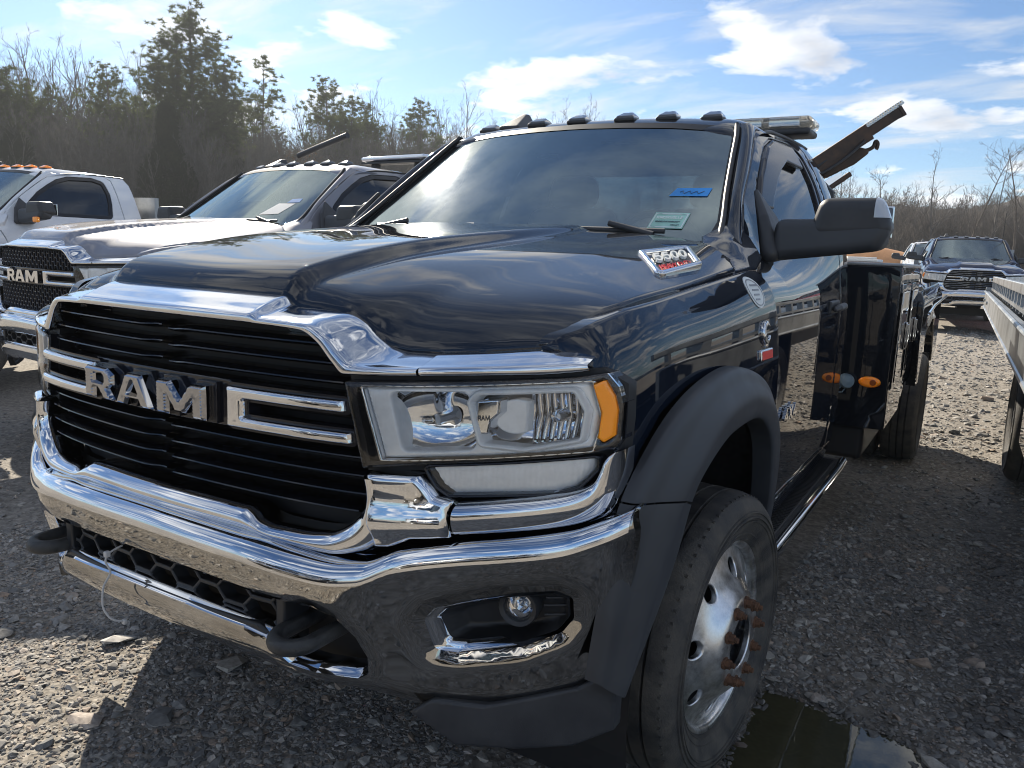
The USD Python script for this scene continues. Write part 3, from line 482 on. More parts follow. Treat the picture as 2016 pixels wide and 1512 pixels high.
def ram_nose(root, paint_, lod=1., detail=True, mesh_grille=False, grille_chrome='gloss_black'):
    H = lambda h: h*lod
    N = lambda n: max(10, int(n/lod))
    P = lambda n, m, k, s=True, **kw: part(root, n, m, k, s, **kw)
    # ---------------- grille
    g = group(root, 'grille')
    full = lambda L: [(-x, z) for x, z in L[:0:-1]] + list(L)
    pf = fine([(0, .055), (0, .012), (.03, .001), (.10, -.003), (.28, -.003), (.38, .002), (.46, .014), (.75, .048), (.97, .082), (1.0, .092), (1.0, .11)], 34)
    part(g, 'surround_top', band(full(GI), full(GO), pf, N(260), ga), 'chrome', True)
    # lower lip of the surround
    LI = [(0, .883), (.15, .883), (.262, .881), (.285, .874), (.31, .862), (.342, .858), (.40, .858), (.463, .863), (.512, .887), (.540, .922), (.547, .954), (.540, .985)]
    LO = [(0, .831), (.15, .830), (.262, .829), (.30, .827), (.335, .824), (.36, .822), (.41, .820), (.479, .817), (.544, .832), (.580, .865), (.588, .93), (.585, .985)]
    pl_ = fine([(0, .055), (0, .012), (.05, .0), (.2, -.012), (.45, -.022), (.7, -.020), (.9, -.008), (1.0, .012), (1.0, .05)], 26)
    part(g, 'surround_bottom', band(full(LI), full(LO), pl_, N(260), ga), 'chrome', True)
    # back of the opening
    op = Polygon([(x, z) for z, x in XIN] + [(-x, z) for z, x in XIN[::-1]]).buffer(.012)
    part(g, 'grille_back', sheet(op, lambda x, z: ga(x)+.085, 'y', H(.06), .01, 0), 'seam_black', True)
    if mesh_grille:
        for z0, z1 in ((.875, 1.035), (1.135, 1.245)):
            hp = hexmesh(-.52, .52, z0, z1, .052, .0235, .004).intersection(op)
            part(g, 'grille_mesh', sheet(hp, lambda x, z: ga(x)+.02, 'y', .03, .03, .003, .004), 'gloss_black', True)
    else:
        zs = np.arange(.905, 1.25, .0355)
        for s in (1, -1):
            for z in zs:
                x1 = float(np.interp(z, XIN[:, 0], XIN[:, 1])) - .003; x0 = .010; cut = abs(z-1.085) < .042
                xx = np.linspace(x0, x1, N(36)); e = sstep(xx, x1, x1-.03)*.0 + 1; dip = .0045*np.exp(-((xx-.02)/.035)**2)
                pr_ = [(.0110, .060), (.0108, .022), (.0095, .012), (.0040, .000), (.0015, -.001), (-.004, .012), (-.007, .025), (-.007, .060)]
                if cut: pr_ = [(a, b+.028) for a, b in pr_]
                Gm = np.stack([np.stack([xx, ga(xx)+.018+dy+dip*2, z+dz-dip*(1 if s == 1 else -.6)], -1) for dz, dy in pr_], 1)[:, ::-1]
                m = gridmesh(Gm); part(g, 'slat', m if s == 1 else mir(m), 'grille_slat' if detail else 'chrome_slat', 40)
    cpl = smooth_poly([(-.262, 1.036), (.215, 1.036), (.215, 1.135), (-.262, 1.135)], r=.008)
    part(g, 'badge_plate', sheet(cpl, lambda x, z: ga(x)+.014, 'y', H(.04), .04, .004), 'grille_slat', True)
    for ch, x0 in (('R', -.245), ('A', -.122), ('M', .028)):
        o, hl = LETR[ch]; sc = np.array([.112, .072]); pg = Polygon(np.array(o)*sc, [np.array(hl)*sc] if hl else None); pg = shapely.affinity.translate(pg, x0, 1.048)
        if detail:
            d = .010
            part(g, 'letter', sheet(pg, lambda x, z: ga(x) - .014 - .010*np.clip(shapely.distance(shapely.points(np.c_[x, z]), pg.boundary)/.0050, 0, 1), 'y', .004, .026, 0), 'letter_chrome', 20)
            part(g, 'letter_shadow', sheet(pg.buffer(.007, join_style=2), lambda x, z: ga(x)+.004, 'y', .02, .012, .002), 'gloss_black', 30)  # black backing sheet, a little wider than the letter
        else: part(g, 'letter', sheet(pg, lambda x, z: ga(x)-.014, 'y', .03, .02, 0), 'chrome', True)
    for s in (1, -1):
        S = (lambda m: m) if s == 1 else mir
        br = smooth_poly([(.226, 1.043), (.520, 1.043), (.517, 1.066), (.268, 1.066), (.268, 1.103), (.507, 1.103), (.503, 1.127), (.226, 1.127)], n=5)
        br = br.buffer(-.004).buffer(.008, quad_segs=6).buffer(-.004)
        part(g, 'bracket', S(sheet(br, lambda x, z: ga(x)-.012, 'y', H(.008), .04, .008, .010)), 'chrome', True)
        part(g, 'bracket_back', S(sheet(br.buffer(.006), lambda x, z: ga(x)+.004, 'y', H(.02), .03, .0)), 'gloss_black', True)
    # ---------------- lamps and chrome either side
    hl = Polygon(HL).buffer(-.004).buffer(.004, quad_segs=4)
    for s in (1, -1):
        S = (lambda m: m) if s == 1 else mir
        bi = [(.640, 1.181), (.734, 1.186), (.82, 1.190), (.868, 1.195), (.892, 1.199)]; bo = [(.634, 1.217), (.72, 1.223), (.80, 1.230), (.850, 1.232), (.880, 1.226)]
        P('brow_chrome', S(band(bi, bo, fine([(0, .05), (0, .010), (.05, .0), (.2, -.003), (.42, .0), (.52, .012), (.8, .045), (1., .075), (1., .10)], 30), N(60), ga)), 'chrome', True)
        # corner of the lower surround
        cp = smooth_poly([(.556, .994), (.646, .996), (.660, .980), (.676, .958), (.702, .950), (.702, .879), (.64, .872), (.600, .852), (.572, .85), (.562, .90)], r=.004)
        P('corner_chrome', S(sheet(cp, lambda x, z: ga(x) - .020 - .012*np.exp(-((z-.905)/.03)**2), 'y', H(.008), .04, .012, .014)), 'chrome', True)
        oi = [(.708, .950), (.78, .956), (.845, .963), (.883, .972), (.904, .988), (.914, 1.012), (.920, 1.034), (.936, 1.044)]
        oo = [(.708, .880), (.78, .885), (.85, .892), (.90, .901), (.932, .920), (.944, .960), (.947, 1.00), (.947, 1.046)]
        P('lower_chrome', S(band(oi, oo, fine([(0, .05), (0, .012), (.04, .0), (.14, -.018), (.28, -.028), (.40, -.030), (.8, -.022), (.93, -.012), (1., .008), (1., .04)], 30), N(70), ga)), 'chrome', True)
        P('lamp_gasket', S(sheet(Polygon([(.49, 1.178), (.64, 1.183), (.90, 1.202), (.936, 1.17), (.938, 1.10), (.936, 1.04), (.925, .96), (.86, .945), (.70, .94), (.66, 1.0), (.53, .988)]).difference(hl.buffer(-.006)).difference(Polygon(TS).buffer(-.004)), lambda x, z: ga(x)+.030, 'y', H(.03), .04, .0)), 'seam_black', True)
        h = group(root, 'headlight')
        if detail:
            mk = smooth_poly([(.896, 1.172), (.912, 1.182), (.926, 1.150), (.931, 1.122), (.930, 1.073), (.915, 1.060), (.907, 1.07), (.910, 1.12)], r=.003)
            part(h, 'lens', S(sheet(hl.difference(mk.buffer(.001)), lambda x, z: ga(x)-.004, 'y', H(.012), .02, .010, .008)), 'lamp_glass', True)
            ins = hl.buffer(-.012)
            part(h, 'housing', S(sheet(hl.difference(ins.intersection(sbox(.520, .9, 1.2, 1.3))), lambda x, z: ga(x)+.010, 'y', H(.02), .05, .0)), 'gloss_black', True)
            face = Polygon([(.532, 1.151), (.70, 1.161), (.89, 1.174), (.906, 1.10), (.895, 1.046), (.75, 1.034), (.570, 1.020)])
            l1 = smooth_poly([(.576, 1.147), (.705, 1.153), (.722, 1.044), (.602, 1.036)], r=.012)
            l2 = smooth_poly([(.708, 1.138), (.722, 1.158), (.872, 1.167), (.892, 1.122), (.887, 1.060), (.80, 1.041), (.728, 1.050)], r=.014)
            part(h, 'bezel', S(sheet(face.difference(l1).difference(l2), lambda x, z: ga(x)+.018 + .018*sstep(np.abs(x-.715), .0, .06)*0, 'y', H(.008), .045, .005, .006)), 'satin_bezel', True)
            part(h, 'bezel_rim', S(sheet(face.buffer(.008, join_style=1).difference(face.buffer(.001)), lambda x, z: ga(x)+.010, 'y', H(.008), .03, .003, .004)), 'chrome', True)
            def bowl(pg, cx, cz, rx, rz_, d):
                return sheet(pg.buffer(.004), lambda x, z: ga(x)+.024 + d*np.sqrt(np.clip(1-.88*((x-cx)/rx)**2-.88*((z-cz)/rz_)**2, .02, 1)), 'y', H(.006), .003, 0)
            part(h, 'reflector', S(bowl(l1, .652, 1.096, .082, .075, .055)), 'chrome', True)
            ring2 = l2.difference(l2.buffer(-.010))
            part(h, 'lamp_ring', S(sheet(ring2, lambda x, z: ga(x)+.006, 'y', H(.007), .03, .006, .008)), 'satin_bezel', True)
            part(h, 'reflector', S(cat([bowl(l2.buffer(-.009), .795, 1.105, .09, .07, .06), sheet(smooth_poly([(.722, 1.075), (.742, 1.075), (.745, 1.10), (.758, 1.115), (.758, 1.142), (.724, 1.138)], r=.004), lambda x, z: ga(x)+.012, 'y', .008, .03, .004)])), 'chrome', True)
            part(h, 'light_shield', S(sheet(Point(.772, 1.105).buffer(.034).intersection(sbox(.70, 1.0, .79, 1.2)), lambda x, z: ga(x)+.040, 'y', .01, .02, .004)), 'satin_bezel', True)
            yb = float(ga(.845)); part(h, 'bulb', S(cat([rot(lathe([(.0001, -.012), (.014, -.008), (.016, .03), (.022, .05)], 20, 'y'), [0, 0, 1], .45, (0, 0, 0))])), 'bulb_silver', 40) if False else None
            for bx_, bz in ((.838, 1.108), (.655, 1.098)):
                yb = float(ga(bx_)); part(h, 'bulb', S(mv(lathe([(.0001, .022), (.010, .024), (.012, .034), (.013, .07), (.02, .08)], 18, 'y'), (bx_, yb, bz))), 'bulb_silver', 40)
            for k in range(7):   # fluted rear facets of the bowls
                xk = .800 + .011*k; part(h, 'flute', S(tube([(xk, float(ga(xk))+.055, 1.06), (xk+.004, float(ga(xk))+.062, 1.105), (xk, float(ga(xk))+.055, 1.150)], .0052, 6)), 'chrome', True)
            part(h, 'side_marker', S(sheet(mk, lambda x, z: ga(x)-.002, 'y', .006, .03, .005)), 'amber_lens', True)
            if s == 1:
                n_ = np.array([.32, -.95, 0]); x0 = .718
                part(h, 'lamp_lettering', lettering('RAM', .008, (.728, float(ga(.728))+.0085, 1.102), (.80, .60, .03), (0, 0, 1), .002, True, .022), 'ink', False)
            t = group(root, 'turn_signal'); tp = smooth_poly(TS, r=.006)
            part(t, 'lens', S(sheet(tp, lambda x, z: ga(x)+.004, 'y', .010, .02, .008)), 'lamp_glass', True)
            part(t, 'reflector', S(sheet(tp.buffer(-.001), lambda x, z: ga(x)+.028 + .0022*np.abs(((x*240) % 2)-1), 'y', .0035, .01, 0)), 'satin_bezel', True)
            part(t, 'rim', S(sheet(tp.buffer(.004).difference(tp.buffer(-.001)), lambda x, z: ga(x)+.002, 'y', .008, .03, .003)), 'gloss_black', True)
        else:
            part(h, 'lens', S(sheet(hl, lambda x, z: ga(x)-.004, 'y', H(.02), .02, .010, .008)), 'lamp_glass', True)
            part(h, 'reflector', S(sheet(hl.buffer(-.012), lambda x, z: ga(x)+.03+.02*np.sin(x*60), 'y', .012, .02, .01)), 'satin_bezel', True)
            part(h, 'side_marker', S(sheet(Polygon([(.893, 1.17), (.913, 1.18), (.931, 1.122), (.914, 1.06)]), lambda x, z: ga(x)+.006, 'y', .01, .03, .004)), 'amber_lens', True)
    # ---------------- bumper
    ZR = PchipInterpolator([0, .30, .42, .50, .555, .62, .718, .80, .883, .936, 1.0], [.838, .832, .822, .816, .821, .851, .870, .880, .893, .914, .950])
    ZB = PchipInterpolator([0, .30, .42, .523, .638, .754, .868, .936, .985, 1.0], [.566, .562, .552, .528, .490, .484, .508, .548, .68, .74])
    bm = group(root, 'front_bumper')
    hx = np.r_[np.linspace(0, .985, 60)]; ht = [(x, float(ZR(x))) for x in hx]; hb = [(.991, .90), (.985, .80), (.965, .66), (.945, .60), (.925, .572)] + [(x, float(ZB(x))) for x in hx[::-1] if x < .91]
    half = ht + hb; bp_ = Polygon(half + [(-x, z) for x, z in half[-2:0:-1]]).buffer(0)
    mo = [(0, .742), (.20, .740), (.375, .731), (.453, .728), (.505, .708), (.538, .663), (.553, .617), (.549, .577), (.530, .564), (.452, .571), (.402, .583), (.376, .615), (.355, .634), (.30, .642), (.127, .648), (0, .648)]
    mop = Polygon(mo + [(-x, z) for x, z in mo[-2:0:-1]]).buffer(-.006).buffer(.012, quad_segs=6).buffer(-.006)
    fog = smooth_poly([(.650, .705), (.672, .732), (.74, .754), (.804, .769), (.868, .774), (.893, .758), (.893, .712), (.874, .681), (.808, .647), (.70, .630), (.662, .636)], r=.014); fogm = shapely.affinity.scale(fog, -1, 1, origin=(0, 0))
    dish = lambda x, z: .018*np.exp(-(shapely.distance(shapely.points(np.c_[np.abs(x), z]), fog)/.018)**2) + .006*np.exp(-(shapely.distance(shapely.points(np.c_[x, z]), mop)/.010)**2)
    def by(x, z):
        ax = np.abs(x); zr, zb = ZR(np.clip(ax, 0, 1)), ZB(np.clip(ax, 0, 1)); r = .040
        t = np.clip((r-(zr-z))/r, 0, 1); tb = np.clip((.06-(z-zb))/.06, 0, 1); q = np.clip((z-zb)/np.maximum(zr-zb, .05), 0, 1)
        return gb(x) + .034*(1-np.sqrt(np.clip(1-t*t, 0, 1))) + .030*tb**2 + (.022 + .055*sstep(ax, .40, .62))*(1-q)**1.2
    bf = sheet(bp_.difference(mop).difference(fog).difference(fogm), lambda x, z: by(x, z) + dish(x, z), 'y', H(.012), .03, .0)
    # dense rows where the face turns over into the top shelf
    xs = np.linspace(-.985, .985, N(220)); ax = np.abs(xs); zr = ZR(ax)
    a = np.linspace(0, math.pi/2, N(12)); rows = [np.stack([xs, gb(xs) + .034*(1-math.cos(q)) - .0012, zr - .040*(1-math.sin(q)) + .0012], -1) for q in a]
    rows += [np.stack([xs, gb(xs) + .034 + d - .0012, zr + .0012 + dz], -1) for d, dz in ((.018, .002), (.034, .001), (.040, -.008), (.047, -.010), (.055, -.002), (.075, .0), (.10, -.002), (.12, -.03))]
    part(bm, 'bumper_face', bf, 'dusty_chrome' if detail else 'chrome', True); part(bm, 'bumper_lip', gridmesh(np.stack(rows, 1)[:, ::-1]), 'chrome', True)
    for nm, pg, dd in (('opening_edge', mop, .05), ('fog_edge', fog, .03), ('fog_edge', fogm, .03)):
        c = np.array(shapely.segmentize(pg, .01).exterior.coords)[:-1]; rr = []
        for sh, dy in ((.0, .0), (-.002, .004), (-.006, .009), (-.012, .013), (-.016, .020), (-.018, dd)):
            q = np.array(pg.buffer(sh).exterior.coords); cn = np.array(pg.centroid.coords[0]); d = np.array([LineString(q).project(Point(*p)) for p in c]); pp = np.array([LineString(q).interpolate(k).coords[0] for k in d])
            pp = pp if nm == 'opening_edge' else cn + (c-cn)*(1 + sh/np.array([.125, .070]))
            rr.append(np.stack([pp[:, 0], by(c[:, 0], c[:, 1]) + dish(c[:, 0], c[:, 1]) + dy, pp[:, 1]], -1))
        m = gridmesh(np.stack(rr, 0)[::-1], True); part(bm, nm, m, 'chrome', True)
    part(bm, 'bumper_back', sheet(bp_.buffer(-.004), lambda x, z: gb(x)+.135, 'y', H(.06), .01, 0), 'seam_black', True)
    for s in (1, -1):
        S = (lambda m: m) if s == 1 else mir
        # fog pocket
        fy = lambda x: gb(x)
        part(bm, 'fog_pocket', S(sheet(shapely.affinity.scale(fog, .905, .83), lambda x, z: by(x, z) + .018 + .075*sstep(shapely.distance(shapely.points(np.c_[x, z]), fog.boundary), .004, .030)*(1-.55*sstep(x, .76, .86)), 'y', H(.008), .01, 0)), 'pocket_black', True)
        cx, cz = .795, .727; cy = float(by(np.array(cx), np.array(cz))) - .004; f = group(root, 'fog_lamp')
        D = np.array([.42, -.9, 0]); ang = math.atan2(.42, .9)*.55
        part(f, 'lamp_ring', S(mv(rz(lathe([(.030, .0), (.038, -.004), (.041, .004), (.041, .06), (.030, .06), (.030, .0)], 32, 'y'), ang), (cx, cy+.045, cz))), 'pocket_black', 40)
        part(f, 'lens', S(mv(rz(lathe([(.0001, -.008), (.016, -.005), (.031, .006)], 28, 'y'), ang), (cx, cy+.047, cz))), 'lamp_glass', 60)
        part(f, 'reflector', S(mv(rz(lathe([(.0001, .045), (.008, .030), (.016, .038), (.026, .024), (.030, .010)], 28, 'y'), ang), (cx, cy+.047, cz))), 'chrome', 60)
        if detail:
            for zz, xa, xb in ((.750, .842, .875), (.733, .838, .875), (.712, .838, .872)):
                part(bm, 'pocket_rib', S(tube([(x, float(by(np.array(x), np.array(zz)))+.040, zz + .012*(x-xa)) for x in np.linspace(xa, xb, 6)], .003, 6)), 'pocket_black', True)
        # tow hook: a flat ring held out level
        an = np.linspace(math.radians(-68), math.radians(248), 30); ring = np.stack([.468 + .062*np.cos(an + math.pi), -1.045 - .052*np.sin(an) + .02, np.full_like(an, .634)], -1)
        ring = np.vstack([[.485, -.93, .634], ring[::-1], [.445, -.93, .634]]) if False else np.vstack([[[.468, -.90, .650]], np.stack([  .428 + .040*np.cos(np.linspace(0, -math.pi, 26)), -1.006 + .046*np.sin(np.linspace(0, -math.pi, 26)), np.full(26, .650)], -1), [[.388, -.90, .650]]])
        tb = vf(tube(curve(ring, 44), .0165, 12)); tb[0][:, 2] = .650 + (tb[0][:, 2]-.650)*1.05
        part(root, 'tow_hook', S(tb), 'tow_hook_black' if detail else 'black_plastic', 60)
        part(bm, 'valance', S(sheet(Polygon([(.62, .50), (.70, .430), (.80, .425), (.90, .432), (.965, .465), (.965, .60), (.90, .56), (.75, .52), (.66, .53)]), lambda x, z: gb(x)+.055, 'y', H(.02), .03, .008)), 'black_plastic', True)
    # lower intake
    mz = hexmesh(-.36, .36, .642, .752, .150, .026, .005)
    part(bm, 'intake_mesh', sheet(mz.intersection(sbox(-.355, .637, .355, .752)), lambda x, z: gb(x)+.050, 'y', .03, .03, .003), 'pocket_black', True)
    part(bm, 'intake_trim', sheet(smooth_poly([(-.33, .655), (.33, .655), (.36, .640), (.36, .628), (-.36, .628), (-.36, .640)], r=.004), lambda x, z: gb(x)+.026, 'y', H(.02), .03, .006), 'pocket_black', True)
    for xx in (-.372, .372): part(bm, 'intake_post', rbox(xx-.013, xx+.013, -1.0, -.93, .57, .735, .006), 'pocket_black', 40)
pr('orange_core', (.25, .06, .01), .2)
pr('frosted_cap', (.16, .22, .26), .35)
mat('lightbar_lens', {'p': ('principled_bsdf', {'base_color': (.80, .79, .74), 'roughness': .06, 'transmission_weight': .85, 'ior': 1.3})})
pr('lamp_white', (.36, .38, .41), .10, 0., coat_weight=1.)
pr('grille_slat', (.0024, .0028, .0045), .12, 0., specular_ior_level=.6)
pr('letter_chrome', (.40, .41, .44), .04, 1.0)
pr('chrome_slat', (.6, .62, .64), .08, 1.0)
def flares(root, lod=1.):
    O = [(-.740, .46), (-.724, .68), (-.690, .86), (-.658, .938), (-.603, .996), (-.50, 1.068), (-.345, 1.124), (-.153, 1.150), (.006, 1.141), (.202, 1.096), (.350, 1.02), (.432, .90), (.450, .70), (.450, .52)]
    C = [(-.712, .46), (-.652, .63), (-.562, .82), (-.506, .915), (-.429, .976), (-.30, 1.035), (-.21, 1.058), (-.10, 1.066), (.026, 1.060), (.18, 1.02), (.31, .945), (.405, .82), (.432, .66), (.434, .52)]
    I = [(-.706, .47), (-.610, .61), (-.492, .77), (-.432, .890), (-.355, .952), (-.235, .994), (-.14, 1.006), (-.04, 1.008), (.09, .996), (.21, .945), (.30, .86), (.365, .72), (.392, .62), (.400, .52)]
    xo = [.915, .930, .940, .944, .949, .956, .961, .964, .966, .967, .968, .968, .966, .962]
    xc = [.975, 1.0, 1.018, 1.026, 1.031, 1.035, 1.036, 1.036, 1.036, 1.034, 1.03, 1.022, 1.012, 1.0]
    def build(a, b, cut=0.):
        o = np.array([(x, *p) for x, p in zip(xo, O)]); c = np.array([(x, *p) for x, p in zip(xc, C)]); i = np.array([(x-.012, *p) for x, p in zip(xc, I)])
        m1 = o*.45 + c*.55; m1[:, 0] += .012; d = np.array([(0, 0.) for _ in O]); pull = (np.array(I)-np.array(C)); nrm = -pull/np.linalg.norm(pull, axis=1, keepdims=True); m1[:, 1:] += nrm*.006
        m0 = o + np.c_[np.full(len(O), .013), np.zeros((len(O), 2))]; c2 = c*.75 + i*.25; c2[:, 0] += .002
        inn = i.copy(); inn[:, 0] -= .055; inn[:, 1:] -= nrm*.004
        R = [o, m0, m1, c, c2, i, inn]; s = np.linspace(0, 1, len(O)); n = max(20, int(110/lod)); t = np.linspace(a, b, n)
        A = np.stack([CubicSpline(s, r)(t) for r in R]); tt = np.linspace(0, 1, max(14, int(40/lod))); G = PchipInterpolator([0, .03, .42, .62, .70, .94, 1.0], A)(tt).transpose(1, 0, 2)
        return gridmesh(G)
    for s in (1, -1):
        S = (lambda m: m) if s == 1 else mir
        part(root, 'wheel_flare', S(build(3.06/13, 1.)), 'grey_plastic', True)
        part(root, 'bumper_flare', S(build(.62/13, 3.0/13)), 'grey_plastic', True)
# ================================================================== the dark wrecker in front
mp = thing('tow_truck', 'dark navy heavy duty tow truck with chrome grille and bumper filling the foreground', 'tow truck', (0, 0, 0))
ram(mp, 'navy_paint', fold=True); ram_nose(mp, 'navy_paint'); flares(mp)
ram_wheel(mp, 'front_wheel', (1.0, 0, .398), math.radians(-5.4)); ram_wheel(mp, 'front_wheel', (-1.0, 0, .398), math.radians(-5.4), -1, False)
for s in (1, -1):
    ram_wheel(mp, 'rear_wheel', (s*1.165, 4.42, .398), 0., s, False); ram_wheel(mp, 'rear_wheel', (s*.90, 4.42, .398), 0., s, False)
MP = lambda n, m, k, s=True, **kw: part(mp, n, m, k, s, **kw)
# maker's plate on the bonnet side
bq = lambda y, z: fender_x(y, z)
def on_hood(y, z):  # bonnet's side wall
    return .885 - .55*(z-1.37) + .0*(y)
Bd = [np.array(q) for q in ((.688, -.023, 1.424), (.751, .204, 1.447), (.845, .046, 1.388), (.816, -.196, 1.365))]
cb = sum(Bd)/4; ru = (Bd[1]-Bd[0]); ru /= np.linalg.norm(ru); nb = np.cross(ru, Bd[0]-Bd[3]); nb /= np.linalg.norm(nb); ub = np.cross(nb, ru)
B2 = np.array([[(q-cb) @ ru, (q-cb) @ ub] for q in Bd]); bpoly = smooth_poly(B2, r=.016)
def onb(m, off=0.): v, f = vf(m); return cb + v[:, :1]*ru + v[:, 1:2]*ub + (v[:, 2:]+off)*nb, f
bg_ = group(mp, 'model_badge')
part(bg_, 'badge_rim', onb(sheet(bpoly.difference(bpoly.buffer(-.017)), lambda x, y: 0*x + .012, 'z', .006, .05, .006, .007, -1)), 'chrome', True)
part(bg_, 'badge_field', onb(sheet(bpoly.buffer(-.012), lambda x, y: 0*x + .002, 'z', .03, .03, 0, None, -1)), 'grey_plastic', True)
shx = (B2[1]-B2[0])/np.linalg.norm(B2[1]-B2[0])
def badge_text(tx, hh, u0, u1, v0, v1, off, depth):
    v, f = vf(meshkit.text_mesh(tx, hh, depth, True)); v = v.copy(); a = (v[:, 0]-v[:, 0].min())/np.ptp(v[:, 0]); b = (v[:, 1]-v[:, 1].min())/np.ptp(v[:, 1]); u = (u0 + (u1-u0)*a + .055*(b-.5)*0)[:, None]; w = (v1 + (v0-v1)*b)[:, None]
    q = (1-w)*((1-u)*Bd[0] + u*Bd[1]) + w*((1-u)*Bd[3] + u*Bd[2]); return q + (v[:, 2:]+off)*nb, f
part(bg_, 'badge_numerals', badge_text('5500', .05, .17, .82, .24, .56, .003, .008), 'white_print', False)
part(bg_, 'badge_lettering', badge_text('HEAVY DUTY', .03, .16, .84, .65, .84, .003, .003), 'red_print', False)
# round seal, engine badge, drive badge on the side
sy, sz = .242, 1.326; xs_ = float(fender_x(sy, sz)); nx = np.array([1, 0, .10]); nx /= np.linalg.norm(nx)
seal = Point(sy, sz).buffer(.050, quad_segs=12); seal = shapely.affinity.rotate(shapely.affinity.scale(seal, 1.25, .8), -20)
st = group(mp, 'seal_sticker'); part(st, 'sticker_disc', sheet(seal, lambda y, z: fender_x(y, z)+.002, 'x', .01, .002, 0, None, -1), 'white_print', True)
part(st, 'sticker_ring', sheet(seal.buffer(-.006).difference(seal.buffer(-.009)), lambda y, z: fender_x(y, z)+.003, 'x', .01, .001, 0, None, -1), 'grey_print', True)
for k, (tx, hh, ww) in enumerate((('STATE OF', .006, .05), ('TENNESSEE', .008, .07), ('EST 1796', .006, .045))):
    part(st, 'sticker_lettering', lettering(tx, hh, (float(fender_x(sy, sz))+.0035, sy-ww/2, sz+.012-.015*k), (0, 1, 0), (-.09, 0, 1), .001, True, ww), 'grey_print', False) if False else None
part(st, 'sticker_print', cat([sheet(sbox(sy-.030+.004*k, sz+.018-.013*k, sy+.030-.004*k, sz+.023-.013*k), lambda y, z: fender_x(y, z)+.0032, 'x', .01, .001, 0, None, -1) for k in range(4)]), 'grey_print', True)
ey, ez = .283, 1.182; ex = float(fender_x(ey, ez))
eg = group(mp, 'engine_badge')
ccurl = Point(ey, ez+.030).buffer(.034, quad_segs=12).difference(Point(ey+.006, ez+.030).buffer(.018)).difference(sbox(ey+.004, ez+.020, ey+.05, ez+.044)).union(sbox(ey-.010, ez-.012, ey+.006, ez+.004))
part(eg, 'badge_emblem', sheet(ccurl, lambda y, z: fender_x(y, z)+.010, 'x', .005, .012, .005, .005, -1), 'chrome', True)
part(eg, 'badge_bar', sheet(sbox(ey-.055, ez-.050, ey+.055, ez-.018), lambda y, z: fender_x(y, z)+.008, 'x', .008, .010, .003, .003, -1), 'chrome', True)
part(eg, 'badge_field', sheet(sbox(ey-.051, ez-.046, ey+.051, ez-.022), lambda y, z: fender_x(y, z)+.0090, 'x', .02, .002, 0, None, -1), 'red_print', True)
for k, (tx, x0) in enumerate((('4X4', .56),)):
    part(mp, 'drive_badge', lettering(tx, .045, (float(side_x(.70, .90))+.004, .63, .885), (0, 1, 0), (-.0, 0, 1), .010, True, .19), 'chrome', False)
# stickers behind the windshield
def on_glass(x, z, off=-.004): return np.array([x, float(glass_y(x, z))+off, z])
c0 = (.585, 1.545); ws = group(mp, 'parking_permit')
part(ws, 'permit_card', sheet(sbox(.532, 1.508, .640, 1.562), lambda x, z: glass_y(x, z)-.005, 'y', .02, .001, 0), 'green_sticker', True)
part(ws, 'permit_border', sheet(sbox(.535, 1.511, .637, 1.559).difference(sbox(.538, 1.514, .634, 1.556)), lambda x, z: glass_y(x, z)-.0065, 'y', .02, .001, 0), 'white_print', True)
gr_, gu_ = np.array([1, .28, 0]), np.array([0, 1.2, 1])
for tx, hh, ww, zz, xx in (('KNOXVILLE', .0125, .084, 1.5405, .545), ('RENDEZVOUS COMMUNITY', .006, .080, 1.529, .547), ('PERMIT', .005, .028, 1.518, .600)):
    part(ws, 'permit_lettering', lettering(tx, hh, on_glass(xx, zz, -.008), gr_, gu_, .0008, True, ww), 'white_print' if hh > .01 else 'ink', False)
bt = group(mp, 'tape_label'); tp_ = Polygon([(.540, 1.622), (.662, 1.624), (.664, 1.655), (.552, 1.652)])
part(bt, 'tape', sheet(tp_, lambda x, z: glass_y(x, z)-.005, 'y', .02, .001, 0), 'blue_tape', True)
part(bt, 'tape_scrawl', tube([on_glass(.57 + .0075*k, 1.637 + .006*math.sin(k*2.1), -.008) for k in range(11)], .0011, 5), 'ink')
# running boards
for s in (1, -1):
    S = (lambda m: m) if s == 1 else mir
    rb = group(mp, 'running_board')
    part(rb, 'step', S(rbox(.845, 1.005, .47, 1.98, .440, .482, .012)), 'black_plastic', 30)
    part(rb, 'step_pad', S(cat([rbox(.86, .978, .66, 1.93, .476, .487, .003)] + [bx(.865, .973, .68+.02*k, .688+.02*k, .485, .490) for k in range(62)])), 'rubber_trim', 30)
    part(rb, 'step_edge', S(tube([(1.006, .465, .470), (1.008, .6, .471), (1.008, 1.8, .471), (1.003, 1.985, .470)], .021, 10)), 'chrome', True)
    part(rb, 'bracket', S(cat([bx(.6, .86, .8, .86, .44, .50), bx(.6, .86, 1.6, 1.66, .44, .50)])), 'seam_black', False)
